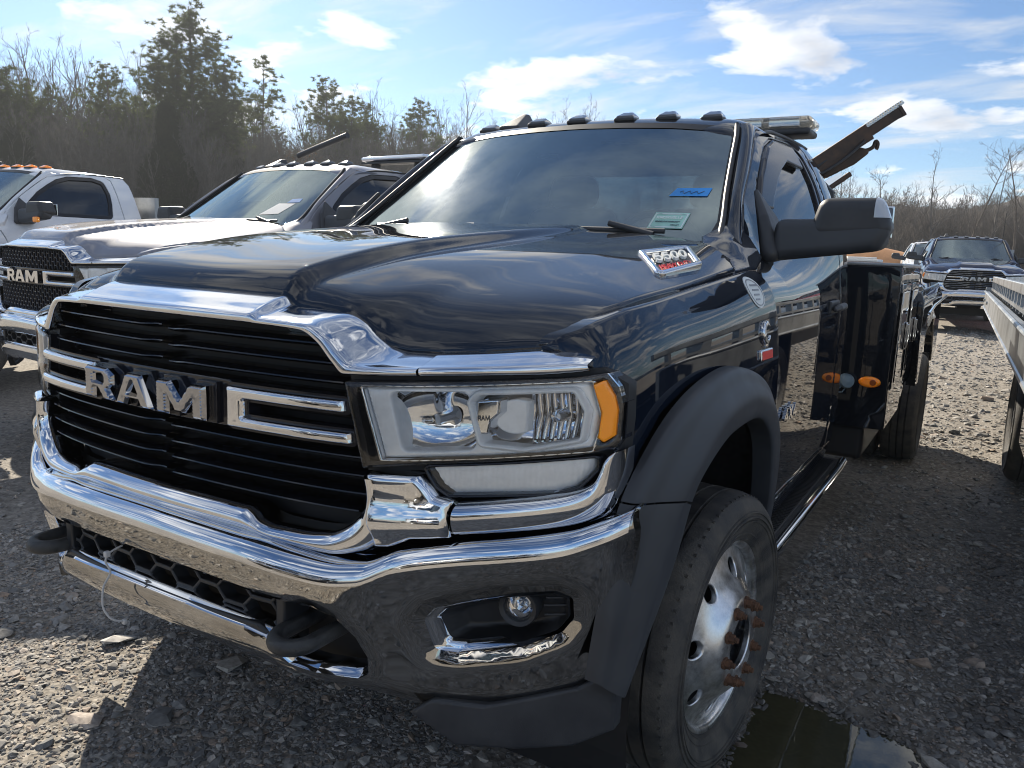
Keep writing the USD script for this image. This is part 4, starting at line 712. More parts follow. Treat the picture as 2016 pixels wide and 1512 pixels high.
# ---------------- the wrecker body behind the cab
bd = 'black_body_paint'; wb = group(mp, 'wrecker_body')
for s in (1, -1):
    S = (lambda m: m) if s == 1 else mir
    part(wb, 'front_panel', S(sheet(Polygon([(.50, .585), (1.132, .600), (1.142, .70), (1.142, 1.418), (.50, 1.412)]), lambda x, z: 0*x + 2.24, 'y', .1, .04, .006)), bd, True)
    part(wb, 'deck_lid', S(rbox(.50, 1.146, 2.235, 3.42, 1.414, 1.432, .006)), 'bed_aluminium', 30)
    sh = Polygon([(2.25, .60), (2.25, 1.414), (3.40, 1.414), (3.40, .98), (3.62, .98), (3.62, 1.12), (3.40, 1.14), (3.40, 1.414), (2.25, 1.414)])
    side_ = Polygon([(2.25, .602), (2.25, 1.413), (3.42, 1.413), (3.42, 1.02), (3.55, .88), (3.62, .70), (3.60, .60), (2.9, .60)])
    d1, d2 = sbox(2.30, .80, 2.82, 1.33), sbox(2.88, .80, 3.38, 1.33)
    part(wb, 'side_panel', S(sheet(side_.difference(d1.buffer(.004)).difference(d2.buffer(.004)).difference(sbox(2.4, .5, 3.8, .72).intersection(Polygon([(2.7, .5), (3.7, .5), (3.7, .8), (3.2, .72)]))), lambda y, z: 0*y + 1.143, 'x', .08, .03, .004, .004, -1)), bd, True)
    for d in (d1, d2):
        dg = group(wb, 'locker_door'); part(dg, 'door_skin', S(sheet(d, lambda y, z: 0*y + 1.150, 'x', .05, .02, .008, .006, -1)), bd, True)
        part(dg, 'hinge', S(tube([(1.154, d.bounds[0]-.004, .84), (1.154, d.bounds[0]-.004, 1.29)], .007, 6)), 'chrome', True)
        cy = d.bounds[2]-.09; part(dg, 'latch', S(cat([rbox(1.148, 1.160, cy-.03, cy+.03, .97, 1.12, .006), rbox(1.158, 1.168, cy-.012, cy+.012, .98, 1.11, .004)])), 'chrome', 30)
    # lower rear quarter with the wheel opening
    rq = Polygon([(3.44, .95), (3.44, 1.20), (3.52, 1.27), (5.5, 1.30), (5.6, 1.24), (5.6, .72), (5.08, .68), (5.02, .82), (4.86, .98), (4.62, 1.06), (4.25, 1.06), (3.98, .98), (3.82, .83), (3.74, .66), (3.60, .66)])
    part(wb, 'rear_quarter', S(sheet(rq, lambda y, z: 1.185 + .035*np.exp(-((np.hypot(y-4.42, z-.40)-.64)/.05)**2) - .35*np.maximum(0, z-1.2), 'x', .03, .05, .01, .01, -1)), bd, True)
    part(wb, 'rail', S(tube([(1.215, 3.50, 1.135), (1.22, 3.9, 1.17), (1.22, 5.5, 1.19)], .010, 8)), 'chrome', True)
    part(wb, 'fuel_tank', S(rbox(.60, 1.05, 2.28, 3.5, .42, .60, .03)), 'seam_black', 30)
    part(wb, 'mud_flap', S(bx(.78, 1.17, 5.02, 5.04, .22, .75)), 'rubber_trim', False)
    ml = Point(0, 0).buffer(1, quad_segs=16); ml = shapely.affinity.translate(shapely.affinity.scale(ml, .052, .028), 1.055, .838)
    lg = group(wb, 'marker_lamp'); part(lg, 'marker_lens', S(sheet(ml, lambda x, z: 0*x + 2.222, 'y', .008, .018, .012)), 'amber_lens', True)
    part(lg, 'marker_core', S(sheet(shapely.affinity.translate(Point(0, 0).buffer(.016), 1.072, .838), lambda x, z: 0*x + 2.220, 'y', .008, .004, .004)), 'orange_core', True)
part(wb, 'deck', bx(-.55, .55, 2.24, 5.5, 1.0, 1.06), 'bed_aluminium', False)
part(wb, 'fuel_filler', cat([rot(lathe([(.0001, .03), (.030, .03), (.034, .02), (.036, 0)], 20), [0, 0, 1], -.5, (0, 0, 0))]), 'frosted_cap', 40) if False else None
rng = np.random.default_rng(4); cap = cat([mv(rot(lathe([(.0001, .045), (.030, .040), (.038, .02), (.036, -.01)], 18), [0, 0, 1], -1.1), (.945, 2.215, .835)), tube([(.94, 2.21, .82), (.925, 2.19, .80), (.90, 2.20, .79)], .004, 5), tube([(.95, 2.21, .80), (.94, 2.18, .78), (.915, 2.19, .775)], .003, 5)])
part(wb, 'filler_cap', cap, 'frosted_cap', 40)
# light bar on a rack behind the cab
lb = group(mp, 'light_bar'); part(lb, 'bar_lens', hullpts([(-.74, 1.70, 2.028), (.74, 1.70, 2.028), (-.74, 1.84, 2.028), (.74, 1.84, 2.028)], .028, 16), 'lightbar_lens', 40)
part(lb, 'bar_base', rbox(-.76, .76, 1.68, 1.86, 1.975, 2.004, .012), 'black_plastic', 30)
for k in range(9): part(lb, 'lamp_module', rbox(-.735+.164*k, -.60+.164*k, 1.69, 1.72, 2.012, 2.048, .004), 'bulb_silver', 30)
for sx in (-.6, .6): part(lb, 'bar_foot', bx(sx-.04, sx+.04, 1.73, 1.83, 1.92, 1.975), 'black_plastic', False)
# headache rack tubes and the raised wheel lift boom
part(mp, 'cab_guard', cat([tube([(sx, 2.05, 1.05), (sx, 2.05, 1.75), (sx*.8, 2.05, 1.90)], .03, 10) for sx in (-.8, .8)] + [tube([(-.64, 2.05, 1.90), (.64, 2.05, 1.90)], .03, 10)]), 'black_plastic')
bo = group(mp, 'wheel_lift_boom')
def bar_between(a, b, w, h, up_=(0, 0, 1)):
    a, b = np.array(a, float), np.array(b, float); d = b-a; L = np.linalg.norm(d); d /= L; sd = np.cross(d, up_); sd /= np.linalg.norm(sd); u = np.cross(sd, d)
    bxm = trimesh.creation.box([L, w, h]); v, f = vf(bxm); c = (a+b)/2; return c + v[:, :1]*d + v[:, 1:2]*sd + v[:, 2:]*u, f
E0, E1 = np.array([.30, 3.35, 1.90]), np.array([.905, 3.62, 2.385]); dE = E1-E0
mid_ = E0 + dE*.62
part(bo, 'boom_tube', cat([bar_between(mid_, E1, .09, .068), bar_between(E1-dE*.02, E1+dE*.004, .10, .078)]), 'boom_steel', 20)
part(bo, 'boom_head', bar_between(E0-dE*.8, mid_+dE*.10, .11, .105), 'boom_steel', 20)
tread = [bar_between(mid_+dE*.03+np.array([0, 0, .044]), E1+np.array([0, 0, .044]), .10, .010)]
for k in range(16): q = mid_ + dE*(.05+.33*k/16) + np.array([0, 0, .050]); tread += [bar_between(q, q+dE*.012, .10, .026)]
part(bo, 'tread_plate', cat(tread), 'diamond_plate', 20)
part(bo, 'hook_plate', hullpts([mid_+dE*.02+[0, 0, -.07], mid_+dE*.10+[0, 0, -.12], mid_+dE*.0+[0, 0, -.13], mid_-dE*.25+[0, 0, -.10]], .022), 'boom_steel', 30)
part(bo, 'hook', tube(curve([mid_+dE*.10+[0, 0, -.11], mid_+dE*.17+[0, 0, -.12], mid_+dE*.19+[0, 0, -.095], mid_+dE*.21+[0, 0, -.12], mid_+dE*.20+[0, 0, -.15]], 20), .012, 6), 'boom_steel')
part(bo, 'lift_cylinder', bar_between(E0-dE*.6+[0, 0, -.17], mid_-dE*.10+[0, 0, -.165], .045, .045), 'bulb_silver', 30)
for hs in (-.05, .05): part(bo, 'hydraulic_hose', tube(curve([E0-dE*.7+[hs, 0, .05], E0-dE*.1+[hs, -.06, .02], mid_-dE*.3+[hs, -.08, -.06], mid_+dE*.02+[hs, -.05, -.02]], 24), .010, 6), 'rubber_trim')
part(bo, 'lower_link', bar_between(E0-dE*.6+[0, 0, -.23], mid_-dE*.02+[0, 0, -.20], .06, .03), 'boom_steel', 20)
part(bo, 'mast', cat([bar_between(E0-dE*.9, (.0, 3.6, 1.05), .2, .2, (0, 1, 0))]), 'boom_steel', 20)
# a plastic tie hanging at the intake
zt = tube(curve([(-.102, -1.030, .722), (-.096, -1.066, .716), (-.097, -1.074, .700), (-.090, -1.068, .676), (-.097, -1.082, .640), (-.092, -1.088, .600), (-.078, -1.082, .575), (-.066, -1.055, .560)], 50), .0024, 6)
top('cable_tie', cat([zt, rbox(-.104, -.092, -1.075, -1.063, .708, .722, .003), rbox(-.072, -.060, -1.060, -1.050, .552, .564, .003)]), 'zip_tie_white', 40, 'thin white plastic cable tie hanging from the dark truck\'s lower intake', 'cable tie')
# papers lying on the lid of the body's locker
top('folded_papers', cat([rbox(.86, 1.02, 2.30, 2.55, 1.434, 1.448, .004), rz(rbox(.84, .98, 2.34, 2.60, 1.449, 1.458, .003), .3, (.9, 2.45, 1.45))]), 'paper', 30, 'small stack of folded papers lying on top of the black locker behind the cab', 'papers')
worn('brown_tarp', (.20, .15, .09), (.30, .23, .14), 5., .7, .9)
# ================================================================== the other trucks
def lesser(name, label, paint_, loc, rotz, lod, mesh_grille=False, lens='smoked_lens', nose=True, wheels=True, group_=None):
    p = thing(name, label, 'pickup truck', loc, rotz, group_); ram(p, paint_, lod, False, mesh_grille, lens)
    if nose: ram_nose(p, paint_, lod, False, mesh_grille)
    flares(p, lod)
    if wheels:
        for s in (1, -1): ram_wheel(p, 'front_wheel', (s*1.0, 0, .398), 0., s, False, n=40); ram_wheel(p, 'rear_wheel', (s*1.03, 3.9, .398), 0., s, False, n=40)
    return p
def flat_bed(p, y1=6.2, mat_='bed_aluminium', z=1.0):
    part(p, 'bed_deck', bx(-1.05, 1.05, 2.0, y1, z, z+.07), mat_, False); [part(p, 'bed_skirt', bx(s*1.05-.03, s*1.05+.03, 2.0, y1, z-.12, z+.06), mat_, False) for s in (-1, 1)]
    part(p, 'bed_bulkhead', [bx(-1.0, 1.0, 1.98, 2.03, z, z+.75)], mat_, False)
sv = lesser('pickup_truck', 'pale silver pickup with a black mesh grille parked left of the dark tow truck', 'silver_paint', (-3.47, 1.57, .07), -.083, 1.7, True)
flat_bed(sv, 5.0)
lbs = group(sv, 'light_bar'); part(lbs, 'bar_lens', hullpts([(.15, 1.66, 2.075), (.84, 1.66, 2.075), (.15, 1.78, 2.075), (.84, 1.78, 2.075)], .020, 12), 'bulb_silver', 40); part(lbs, 'bar_base', [bx(.12, .86, 1.66, 1.78, 2.035, 2.052), bx(.2, .25, 1.70, 1.76, 1.93, 2.04), bx(.70, .75, 1.70, 1.76, 1.93, 2.04)], 'black_plastic', False)
part(sv, 'dash_papers', [rot(bx(-.12, .12, 0, .004, 0, .15), [1, 0, 0], -.75)], 'paper', False) if False else None
part(sv, 'window_sheet', sheet(Polygon([(-.06, 1.64), (.22, 1.65), (.22, 1.83), (-.06, 1.82)]), lambda x, z: glass_y(x, z)+.008, 'y', .06, .002, 0), 'paper', True)
part(sv, 'window_sheet', sheet(Polygon([(.36, 1.54), (.52, 1.55), (.56, 1.63), (.42, 1.63)]), lambda x, z: glass_y(x, z)-.004, 'y', .06, .002, 0), 'white_print', True)
part(sv, 'tape_label', sheet(Polygon([(.48, 1.635), (.58, 1.64), (.57, 1.67), (.49, 1.665)]), lambda x, z: glass_y(x, z)-.004, 'y', .06, .002, 0), 'blue_tape', True)
part(sv, 'boom_pole', tube([(-.62, 1.594, 2.127), (-.36, 1.60, 2.19), (.0, 1.61, 2.275)], .026, 12), 'black_plastic', 40)
wt = lesser('pickup_truck', 'white cab pickup with amber roof lamps at the far left edge', 'white_paint', (-6.88, 1.15, .08), .10, 2.0, False, 'amber_lens')
part(wt, 'bed_wing', [bx(.2, 1.05, 2.5, 3.4, 1.40, 1.43)], 'bed_aluminium', False)
part(wt, 'mirror_marker', [rbox(1.15, 1.22, .545, .575, 1.43, 1.48, .01)], 'amber_lens', 30)
flat_bed(wt, 5.6)
ft = lesser('pickup_truck', 'distant dark blue pickup facing the camera across the gravel lot', 'blue_paint', (1.17, 17.15, .156), .12, 2.4)
part(ft, 'whip_antenna', tube([(.60, .9, 1.40), (.62, 1.0, 2.5)], .006, 5), 'seam_black')
flat_bed(ft, 5.5)
# trucks half hidden behind the distant one
lesser('pickup_truck', 'pale pickup half hidden behind the distant dark blue pickup\'s left side', 'white_paint', (.35, 22.5, .20), .12, 3.2)
lesser('pickup_truck', 'red pickup just showing right of the distant dark blue pickup', 'red_paint', (4.0, 19.0, .17), .10, 3.2)
# white pickup seen in the chrome; black one added to darken reflections
w2 = lesser('pickup_truck', 'white pickup behind the camera, seen only mirrored in the chrome', 'white_paint', (3.3, -5.6, 0), math.radians(188), 2.8)
flat_bed(w2, 5.5)
r2 = lesser('pickup_truck', 'black pickup behind the camera, seen only mirrored in the chrome', 'black_body_paint', (-.7, -5.15, 0), math.radians(183), 3.0)
flat_bed(r2, 5.5)
# ---------------- roll-back bed at the right edge
FA = math.radians(1.33); fb = thing('flatbed_truck', 'aluminium flatbed with stake pocket rail and dual wheels at the right edge', 'flatbed truck', (1.49, 9.8, 0), FA)
# local: +x away from us, -y towards the camera
L = 8.9
fbp = lambda n, m, k, s=30, **kw: part(fb, n, m, k, s, **kw)
fbp('deck', bx(.06, 2.5, -L, -.03, 1.175, 1.20), 'bed_aluminium', False)
fbp('lower_rail', cat([rbox(0, .05, -L, 0, .955, 1.155, .010), tube([(0, -L, 1.150), (0, -.0, 1.150)], .014, 8), tube([(0, -L, .962), (0, 0, .962)], .012, 8)]), 'bed_aluminium')
fbp('upper_rail', rbox(.062, .11, -L, -.02, 1.275, 1.345, .008), 'bed_aluminium')
for k in range(24):
    y = -.06 - .37*k
    fbp('stake_post', bx(.064, .108, y-.05, y, 1.155, 1.276), 'bed_aluminium', False)
fbp('end_rail', rbox(0, 2.5, -.03, .02, .955, 1.20, .008), 'bed_aluminium')
fbp('rail_bolt', [mv(lathe([(.0001, -.02), (.02, -.016), (.024, 0)], 12), (0, -.5, 1.06)), mv(lathe([(.0001, -.02), (.02, -.016), (.024, 0)], 12), (0, -1.6, 1.06))], 'galvanised')
fbp('chassis', [bx(.55, .70, -L, -.3, .62, .92), bx(1.8, 1.95, -L, -.3, .62, .92), bx(.3, 2.2, -5.75, -5.60, .30, .46)], 'seam_black', False)
fbp('mud_flap', [bx(.17, .62, -5.12, -5.10, .28, .95)], 'rubber_trim', False)
for xx, sd in ((.15, -1), (.42, -1), (1.98, 1), (2.28, 1)): ram_wheel(fb, 'wheel', (xx, -5.68, .43), 0., sd, False, n=56)
fbp('tool_box', rbox(.12, .6, -8.2, -6.6, .45, .95, .01), 'black_body_paint')
fbp('cab_side', [rbox(.2, 2.3, -12.2, -9.2, .7, 1.9, .12)], 'white_paint') if False else None
# ================================================================== ground
def nz2(x, y, s, seed=0., oct_=4):
    P_ = np.stack([np.ravel(x)*s+seed, np.ravel(y)*s-seed*.7, np.full(np.size(x), seed*1.3)], -1)
    return (np.asarray(meshkit.fbm(P_, oct_)).reshape(np.shape(x)) - .5)*2.2
PUD = Polygon([(.80, -.55), (1.02, -.02), (1.0, .56), (1.10, .62), (1.20, .55), (1.33, .49), (1.45, .44), (1.53, .32), (1.62, .0), (1.55, -.5)])
def ground_base(x, y):
    z = .0092*np.maximum(0, y-2.) + np.minimum(.055*np.maximum(0, -x*.75+y*.66-24), 4.5) + .03*np.maximum(0, y-60)*0
    return z
def ground_z(x, y):
    d = np.hypot(x-1.2, y+.5); near = np.exp(-(d/14.)**2)
    z = ground_base(x, y) + near*(.022*nz2(x, y, .55, 3.1) + .012*nz2(x, y, 3.1, 7.7) + .006*nz2(x, y, 14., 1.7))
    z = z - .020*sstep(x, .75, 1.25)*(1-sstep(y, 3.6, 5.2))*np.exp(-(np.maximum(0, x-3.5)/2.)**2)*sstep(y, -1.6, -.6) - .012*np.exp(-((x-.5)/.55)**2-((y+.75)/.4)**2)  # shaded side sunk so height tone darkens it: damp plus shade put into colour
    for rx, ry in ((1.62, .10), (2.25, .12), (-1.25, .12)): z = z - near*.016*np.exp(-((x-rx-.05*np.sin(y*.8))/ry)**2)*sstep(nz2(x, y, .8, rx), -.5, .3)
    p = shapely.points(np.c_[np.ravel(x), np.ravel(y)]); dd = shapely.distance(p, PUD).reshape(np.shape(x)); ins = shapely.contains_xy(PUD, np.ravel(x), np.ravel(y)).reshape(np.shape(x))
    din = shapely.distance(p, PUD.boundary).reshape(np.shape(x))
    z = z + np.where(dd < .3, .010*nz2(x, y, 7., 4.4) + .006*nz2(x, y, 19., 2.2), 0)
    z = np.where(dd < .14, z - .034*sstep(np.where(ins, din, -dd), -.10, .09), z); return z
def axis_pts(lo, hi, c, d0, grow, far0, far1):
    a = [c]; s = d0
    while a[-1] < far1:
        if a[-1] > hi: s *= grow
        a.append(a[-1] + s)
    b = [c]; s = d0
    while b[-1] > far0:
        if b[-1] < lo: s *= grow
        b.append(b[-1] - s)
    return np.array(b[:0:-1] + a)
gx, gy = axis_pts(-1.6, 2.2, .8, .025, 1.05, -420, 420), axis_pts(-1.6, 1.6, -.4, .025, 1.05, -300, 620)
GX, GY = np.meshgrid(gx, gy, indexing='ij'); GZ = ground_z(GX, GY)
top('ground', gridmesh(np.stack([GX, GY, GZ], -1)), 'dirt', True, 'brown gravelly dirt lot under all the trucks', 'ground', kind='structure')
top('puddle', sheet(PUD.buffer(.12), lambda x, y: 0*x - .0345, 'z', .06, .002, 0, wall=False), 'puddle_water', True, 'shallow muddy puddle beside the dark truck\'s front wheel', 'puddle', kind='structure')
# orange clay bank far right
mx, my = np.meshgrid(np.linspace(-9, 7, 40), np.linspace(34, 42, 24), indexing='ij')
mz_ = .28 + 2.1*np.exp(-((mx+3.2)/4.2)**2 - ((my-38)/2.2)**2)*(1+.25*nz2(mx, my, .6, 2.)) + .009*(my-34) - .25*((mx+1)/8)**2 - .1
top('clay_bank', gridmesh(np.stack([mx, my, mz_], -1)), 'orange_clay', True, 'bank of bare orange clay beyond the distant trucks', 'earth bank', kind='structure')
# gravel
def stone_proto(seed, flat, n=13):
    r = np.random.default_rng(seed); p = r.normal(size=(n, 3)); p /= np.linalg.norm(p, axis=1, keepdims=True); p *= r.uniform(.75, 1.1, (n, 1)); p *= [1, r.uniform(.6, .9), flat]
    m = trimesh.Trimesh(p).convex_hull; return np.array(m.vertices), np.array(m.faces)
def instancer(name, protos, mats_, pos, scl, ang, idx, label, cat_, kind='stuff', tilt=.2, seed=0):
    p = numbered('/World/' + name); pi = UsdGeom.PointInstancer.Define(stage, p); rel = pi.CreatePrototypesRel(); r = np.random.default_rng(seed)
    for k, (m, mt) in enumerate(zip(protos, mats_)):
        q = f'{p}/{cat_.replace(" ", "_")}_piece_{k:03d}'; usdkit.mesh(stage, q, m, M[mt], smooth=False if cat_ == 'gravel' else True); rel.AddTarget(q)
    n = len(pos); pi.CreateProtoIndicesAttr(Vt.IntArray.FromNumpy(idx.astype(np.int32))); pi.CreatePositionsAttr(Vt.Vec3fArray.FromNumpy(pos.astype(np.float32)))
    scl = np.asarray(scl, float); scl = np.repeat(scl[:, None], 3, 1) if scl.ndim == 1 else scl; pi.CreateScalesAttr(Vt.Vec3fArray.FromNumpy(scl.astype(np.float32)))
    ax = r.normal(0, tilt, (n, 2)); h = ang/2; q = np.stack([np.cos(h), ax[:, 0]*.5, ax[:, 1]*.5, np.sin(h)], -1); q /= np.linalg.norm(q, axis=1, keepdims=True)
    pi.CreateOrientationsAttr(Vt.QuathArray([Gf.Quath(float(a), float(b), float(c), float(d)) for a, b, c, d in q]))
    tag(stage.GetPrimAtPath(p), label, cat_, kind=kind); return p
rng = np.random.default_rng(11)
def scatter(n, x0, x1, y0, y1, s0, sig, rmin=0., rmax=1e9):
    x, y = rng.uniform(x0, x1, n), rng.uniform(y0, y1, n); d = np.hypot(x-EYE[0], y-EYE[1]); k = (d > rmin) & (d < rmax)
    keep = nz2(x, y, .9, 5.) + rng.uniform(-.55, .75, n) > -.25; k &= keep; k &= ~shapely.contains_xy(PUD.buffer(-.05), x, y); k &= ~((np.abs(x) < .9) & (y > .8) & (y < 5))
    return np.c_[x[k], y[k]], np.clip(s0*np.exp(rng.normal(0, sig, k.sum())), .004, .14)
sets = [scatter(46000, -2.2, 2.8, -2.3, 2.6, .0068, .5, 0, 4.2), scatter(1500, -2.4, 2.8, -2.3, 3.0, .019, .40, 0, 4.4), scatter(40000, -5, 4.5, -3, 8, .0105, .45, 3.6, 9), scatter(14000, .9, 4.0, 4.5, 18, .018, .45, 7, 22), scatter(5000, -6, 6, -8, -1, .018, .5, 2.2, 9), scatter(26000, .9, 4.6, -1.2, 5.5, .0095, .5, 2.0, 7.5), scatter(60000, -2.4, .4, -1.5, .4, .0062, .45, 0, 4.6), scatter(3600, -2.4, .5, -1.5, .4, .0125, .40, 0, 4.6), scatter(36000, .9, 2.9, -.7, 2.6, .0062, .45, 0, 5), scatter(2600, .9, 2.9, -.7, 2.8, .0125, .40, 0, 5), scatter(50, -2.0, 2.6, -1.8, 2.5, .042, .30, 0.9, 4.2)]
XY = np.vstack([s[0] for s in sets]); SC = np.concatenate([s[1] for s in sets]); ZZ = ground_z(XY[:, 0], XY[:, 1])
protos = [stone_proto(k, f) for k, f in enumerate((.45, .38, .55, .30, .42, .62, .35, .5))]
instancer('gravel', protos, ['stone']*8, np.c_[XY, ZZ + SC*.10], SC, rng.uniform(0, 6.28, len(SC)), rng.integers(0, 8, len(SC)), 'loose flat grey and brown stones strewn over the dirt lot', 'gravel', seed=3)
# single larger stones
for (x, y, s, a, lb_) in [(-.60, -.86, .060, .3, 'flat grey stone on the ground under the left end of the chrome bumper'), (-.20, -.93, .062, 1.1, 'broad flat stone in the shade below the chrome intake'), (-1.10, -1.02, .06, 2., 'dark stone lying in the sunlit dirt at the left edge'), (.12, -.86, .085, .7, 'pale slab of stone in the bumper\'s shadow at the bottom'),
                          (1.14, .30, .05, .2, 'small stone standing out of the puddle'), (2.00, 7.9, .12, .1, 'pale rock on the sunlit gravel before the distant pickup'), (-1.35, -.72, .045, .4, 'small dark stone at the edge of the shade on the left'), (-.45, -.72, .052, 2.2, 'rounded stone in the shadow beneath the left tow hook')]:
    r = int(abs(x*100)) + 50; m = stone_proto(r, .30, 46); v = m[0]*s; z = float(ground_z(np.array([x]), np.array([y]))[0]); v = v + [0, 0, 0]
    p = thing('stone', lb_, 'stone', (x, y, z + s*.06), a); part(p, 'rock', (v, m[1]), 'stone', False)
# ================================================================== woods
def branchy(seed, h, r0, spread=.62, levels=3, start=.32, nb=16, upr=.55, tw=1.):
    r = np.random.default_rng(seed); out = []
    def limb(p, d, L, rad, lev):
        n = 7 if lev == 0 else (5 if lev == 1 else 3); pts = [np.array(p)]; d = np.array(d)/np.linalg.norm(d)
        for k in range(n):
            d = d + r.normal(0, .06 if lev == 0 else .15, 3) + [0, 0, .05*(lev > 0)]; d /= np.linalg.norm(d); pts.append(pts[-1] + d*L/n)
        pts = np.array(pts); rr = rad*(1 - np.linspace(0, .86, n+1)); out.append(vf(tube(pts, np.maximum(rr, .006*tw), 6 if lev == 0 else 3, False)))
        if lev >= levels: return
        m = nb if lev == 0 else (7 if lev == 1 else 4)
        for k in range(m):
            t = r.uniform(start if lev == 0 else .2, .97); i = min(int(t*n), n-1); q = pts[i] + (pts[i+1]-pts[i])*(t*n-i); dd = pts[i+1]-pts[i]; dd /= np.linalg.norm(dd)
            s = r.normal(size=3); s -= dd*(s @ dd); s /= np.linalg.norm(s); nd = dd*upr + s*spread + [0, 0, .12]
            limb(q, nd, L*r.uniform(.28, .5)*(1.15-t*.7), rad*(1-.8*t)*.55 + .004, lev+1)
    limb((0, 0, 0), (r.normal(0, .03), r.normal(0, .03), 1), h, r0, 0); return cat(out)
def needles(r, C, size, n, flat=.6):
    """tufts of thin blades about each centre"""
    C = np.repeat(C, n, 0); d = r.normal(size=C.shape); d[:, 2] = d[:, 2]*flat + .25; d /= np.linalg.norm(d, axis=1, keepdims=True); s = np.cross(d, r.normal(size=C.shape)); s /= np.linalg.norm(s, axis=1, keepdims=True)
    L = size*r.uniform(.6, 1.2, (len(C), 1)); a = C + d*L*.05; b = C + d*L; w = s*size*.10
    V = np.stack([a-w, a+w, b+w*.5], 1).reshape(-1, 3); return V, np.arange(len(V)).reshape(-1, 3)
def pine(seed, h, r0, crown0=.38, width=.24, dens=1., two=False):
    r = np.random.default_rng(seed); tr = []; cl = []
    for tk in range(2 if two else 1):
        off = np.array([r.normal(0, .4), r.normal(0, .4), 0])*(tk > 0); hh = h*(1 - .14*tk); pts = np.c_[r.normal(0, .05, 9).cumsum()+off[0] + (1.3*np.linspace(0, 1, 9) if tk else 0), r.normal(0, .05, 9).cumsum()+off[1], np.linspace(0, hh, 9)]
        tr.append(vf(tube(pts, r0*(1-np.linspace(0, .88, 9)), 7, False)))
        for k in range(int(46*dens)):
            t = r.uniform(crown0, .985); q = np.array([np.interp(t, np.linspace(0, 1, 9), pts[:, j]) for j in range(3)]); u = (t-crown0)/(1-crown0)
            L = h*width*(1.05 - u**1.5)*r.uniform(.55, 1.15)*(.5 + .5*min(1, u*4)) + .25; a = r.uniform(0, 6.28); e = r.uniform(.0, .55) + .3*u
            d = np.array([math.cos(a)*math.cos(e), math.sin(a)*math.cos(e), math.sin(e)]); bp_ = np.array([q + d*L*s + [0, 0, .10*L*s*s] for s in np.linspace(0, 1, 5)]); tr.append(vf(tube(bp_, .028*(1-np.linspace(0, .8, 5)), 3, False)))
            m = max(4, int(L*5.0)); s = r.uniform(.35, 1.05, m)**.8; c = q + d*L*s[:, None] + r.normal(0, .20 + .09*L, (m, 3))*[1, 1, .6] + np.c_[np.zeros(m), np.zeros(m), .10*L*s*s]; cl.append(c)
    return cat(tr), needles(r, np.vstack(cl), .30, 30)
def bushy(seed, h, w, n=2600, mode='cone'):
    r = np.random.default_rng(seed); z = r.uniform(.02, 1, n)**.9; rad = (w*(1-z**1.6)*.55 + .05*w)*np.sqrt(r.uniform(.25, 1, n)); lump = 1 + .25*np.sin(z*11+seed); a = r.uniform(0, 6.28, n)
    C = np.c_[rad*lump*np.cos(a), rad*lump*np.sin(a), z*h]; return cat([tube([(0, 0, 0), (0, 0, h*.9)], [.12, .02], 5, False)]), needles(r, C, .40, 7, 1.)
def thicket(seed, h):
    r = np.random.default_rng(seed); o = []
    for k in range(9):
        m = branchy(seed*20+k, h*r.uniform(.5, 1.), .03, .5, 2, .15, 9, .8, 1.1); o.append(mv(m, (r.normal(0, .9), r.normal(0, .9), 0)))
    return cat(o)
def proto(name, trunk, crown=None, tm='bark', cm='pine_needles', **k):
    p = '/World/Plants/' + name; UsdGeom.Xform.Define(stage, p); part(p, 'trunk', trunk, tm, True)
    if crown is not None: part(p, 'crown', crown, cm, False)
    return p
stage.CreateClassPrim('/World/Plants')
BARE = [proto(f'bare_tree_{k:03d}', branchy(100+k, 12, .15, .55 if k < 3 else .75, 3, .30 if k < 3 else .22, 15 if k < 3 else 13, .75 if k < 3 else .6), None, 'bark' if k % 2 else 'pale_bark') for k in range(5)]
PINE = [proto('pine_000', *pine(7, 15.5, .26, .30, .27, 2.3, True)), proto('pine_001', *pine(8, 13, .2, .38, .22, 1.6)), proto('pine_002', *pine(9, 12.5, .2, .28, .24, 1.7)), proto('pine_003', *pine(10, 13, .13, .62, .10, .5))]
CED = [proto('cedar_000', *bushy(3, 8, 3.4, 3200), cm='cedar_needles'), proto('cedar_001', *bushy(5, 6, 3.0, 2400), cm='cedar_needles')]
def at(px, dist):
    """a spot by bearing and distance from the lens, for planting"""
    d = right*(px-1008)/FPX + cf + 0*up; d[2] = 0; d /= np.linalg.norm(d); x, y = EYE[:2] + d[:2]*dist; return float(x), float(y), float(ground_base(np.array([x]), np.array([y]))[0])
r = np.random.default_rng(21)
def plant(src, name, px, dist, s, label, grp=None, c='tree'):
    x, y, z = at(px, dist); return copy_of(src, name, (x, y, z-.1), float(r.uniform(0, 6.28)), (s*r.uniform(.9, 1.1), s*r.uniform(.9, 1.1), s), label, grp, c)
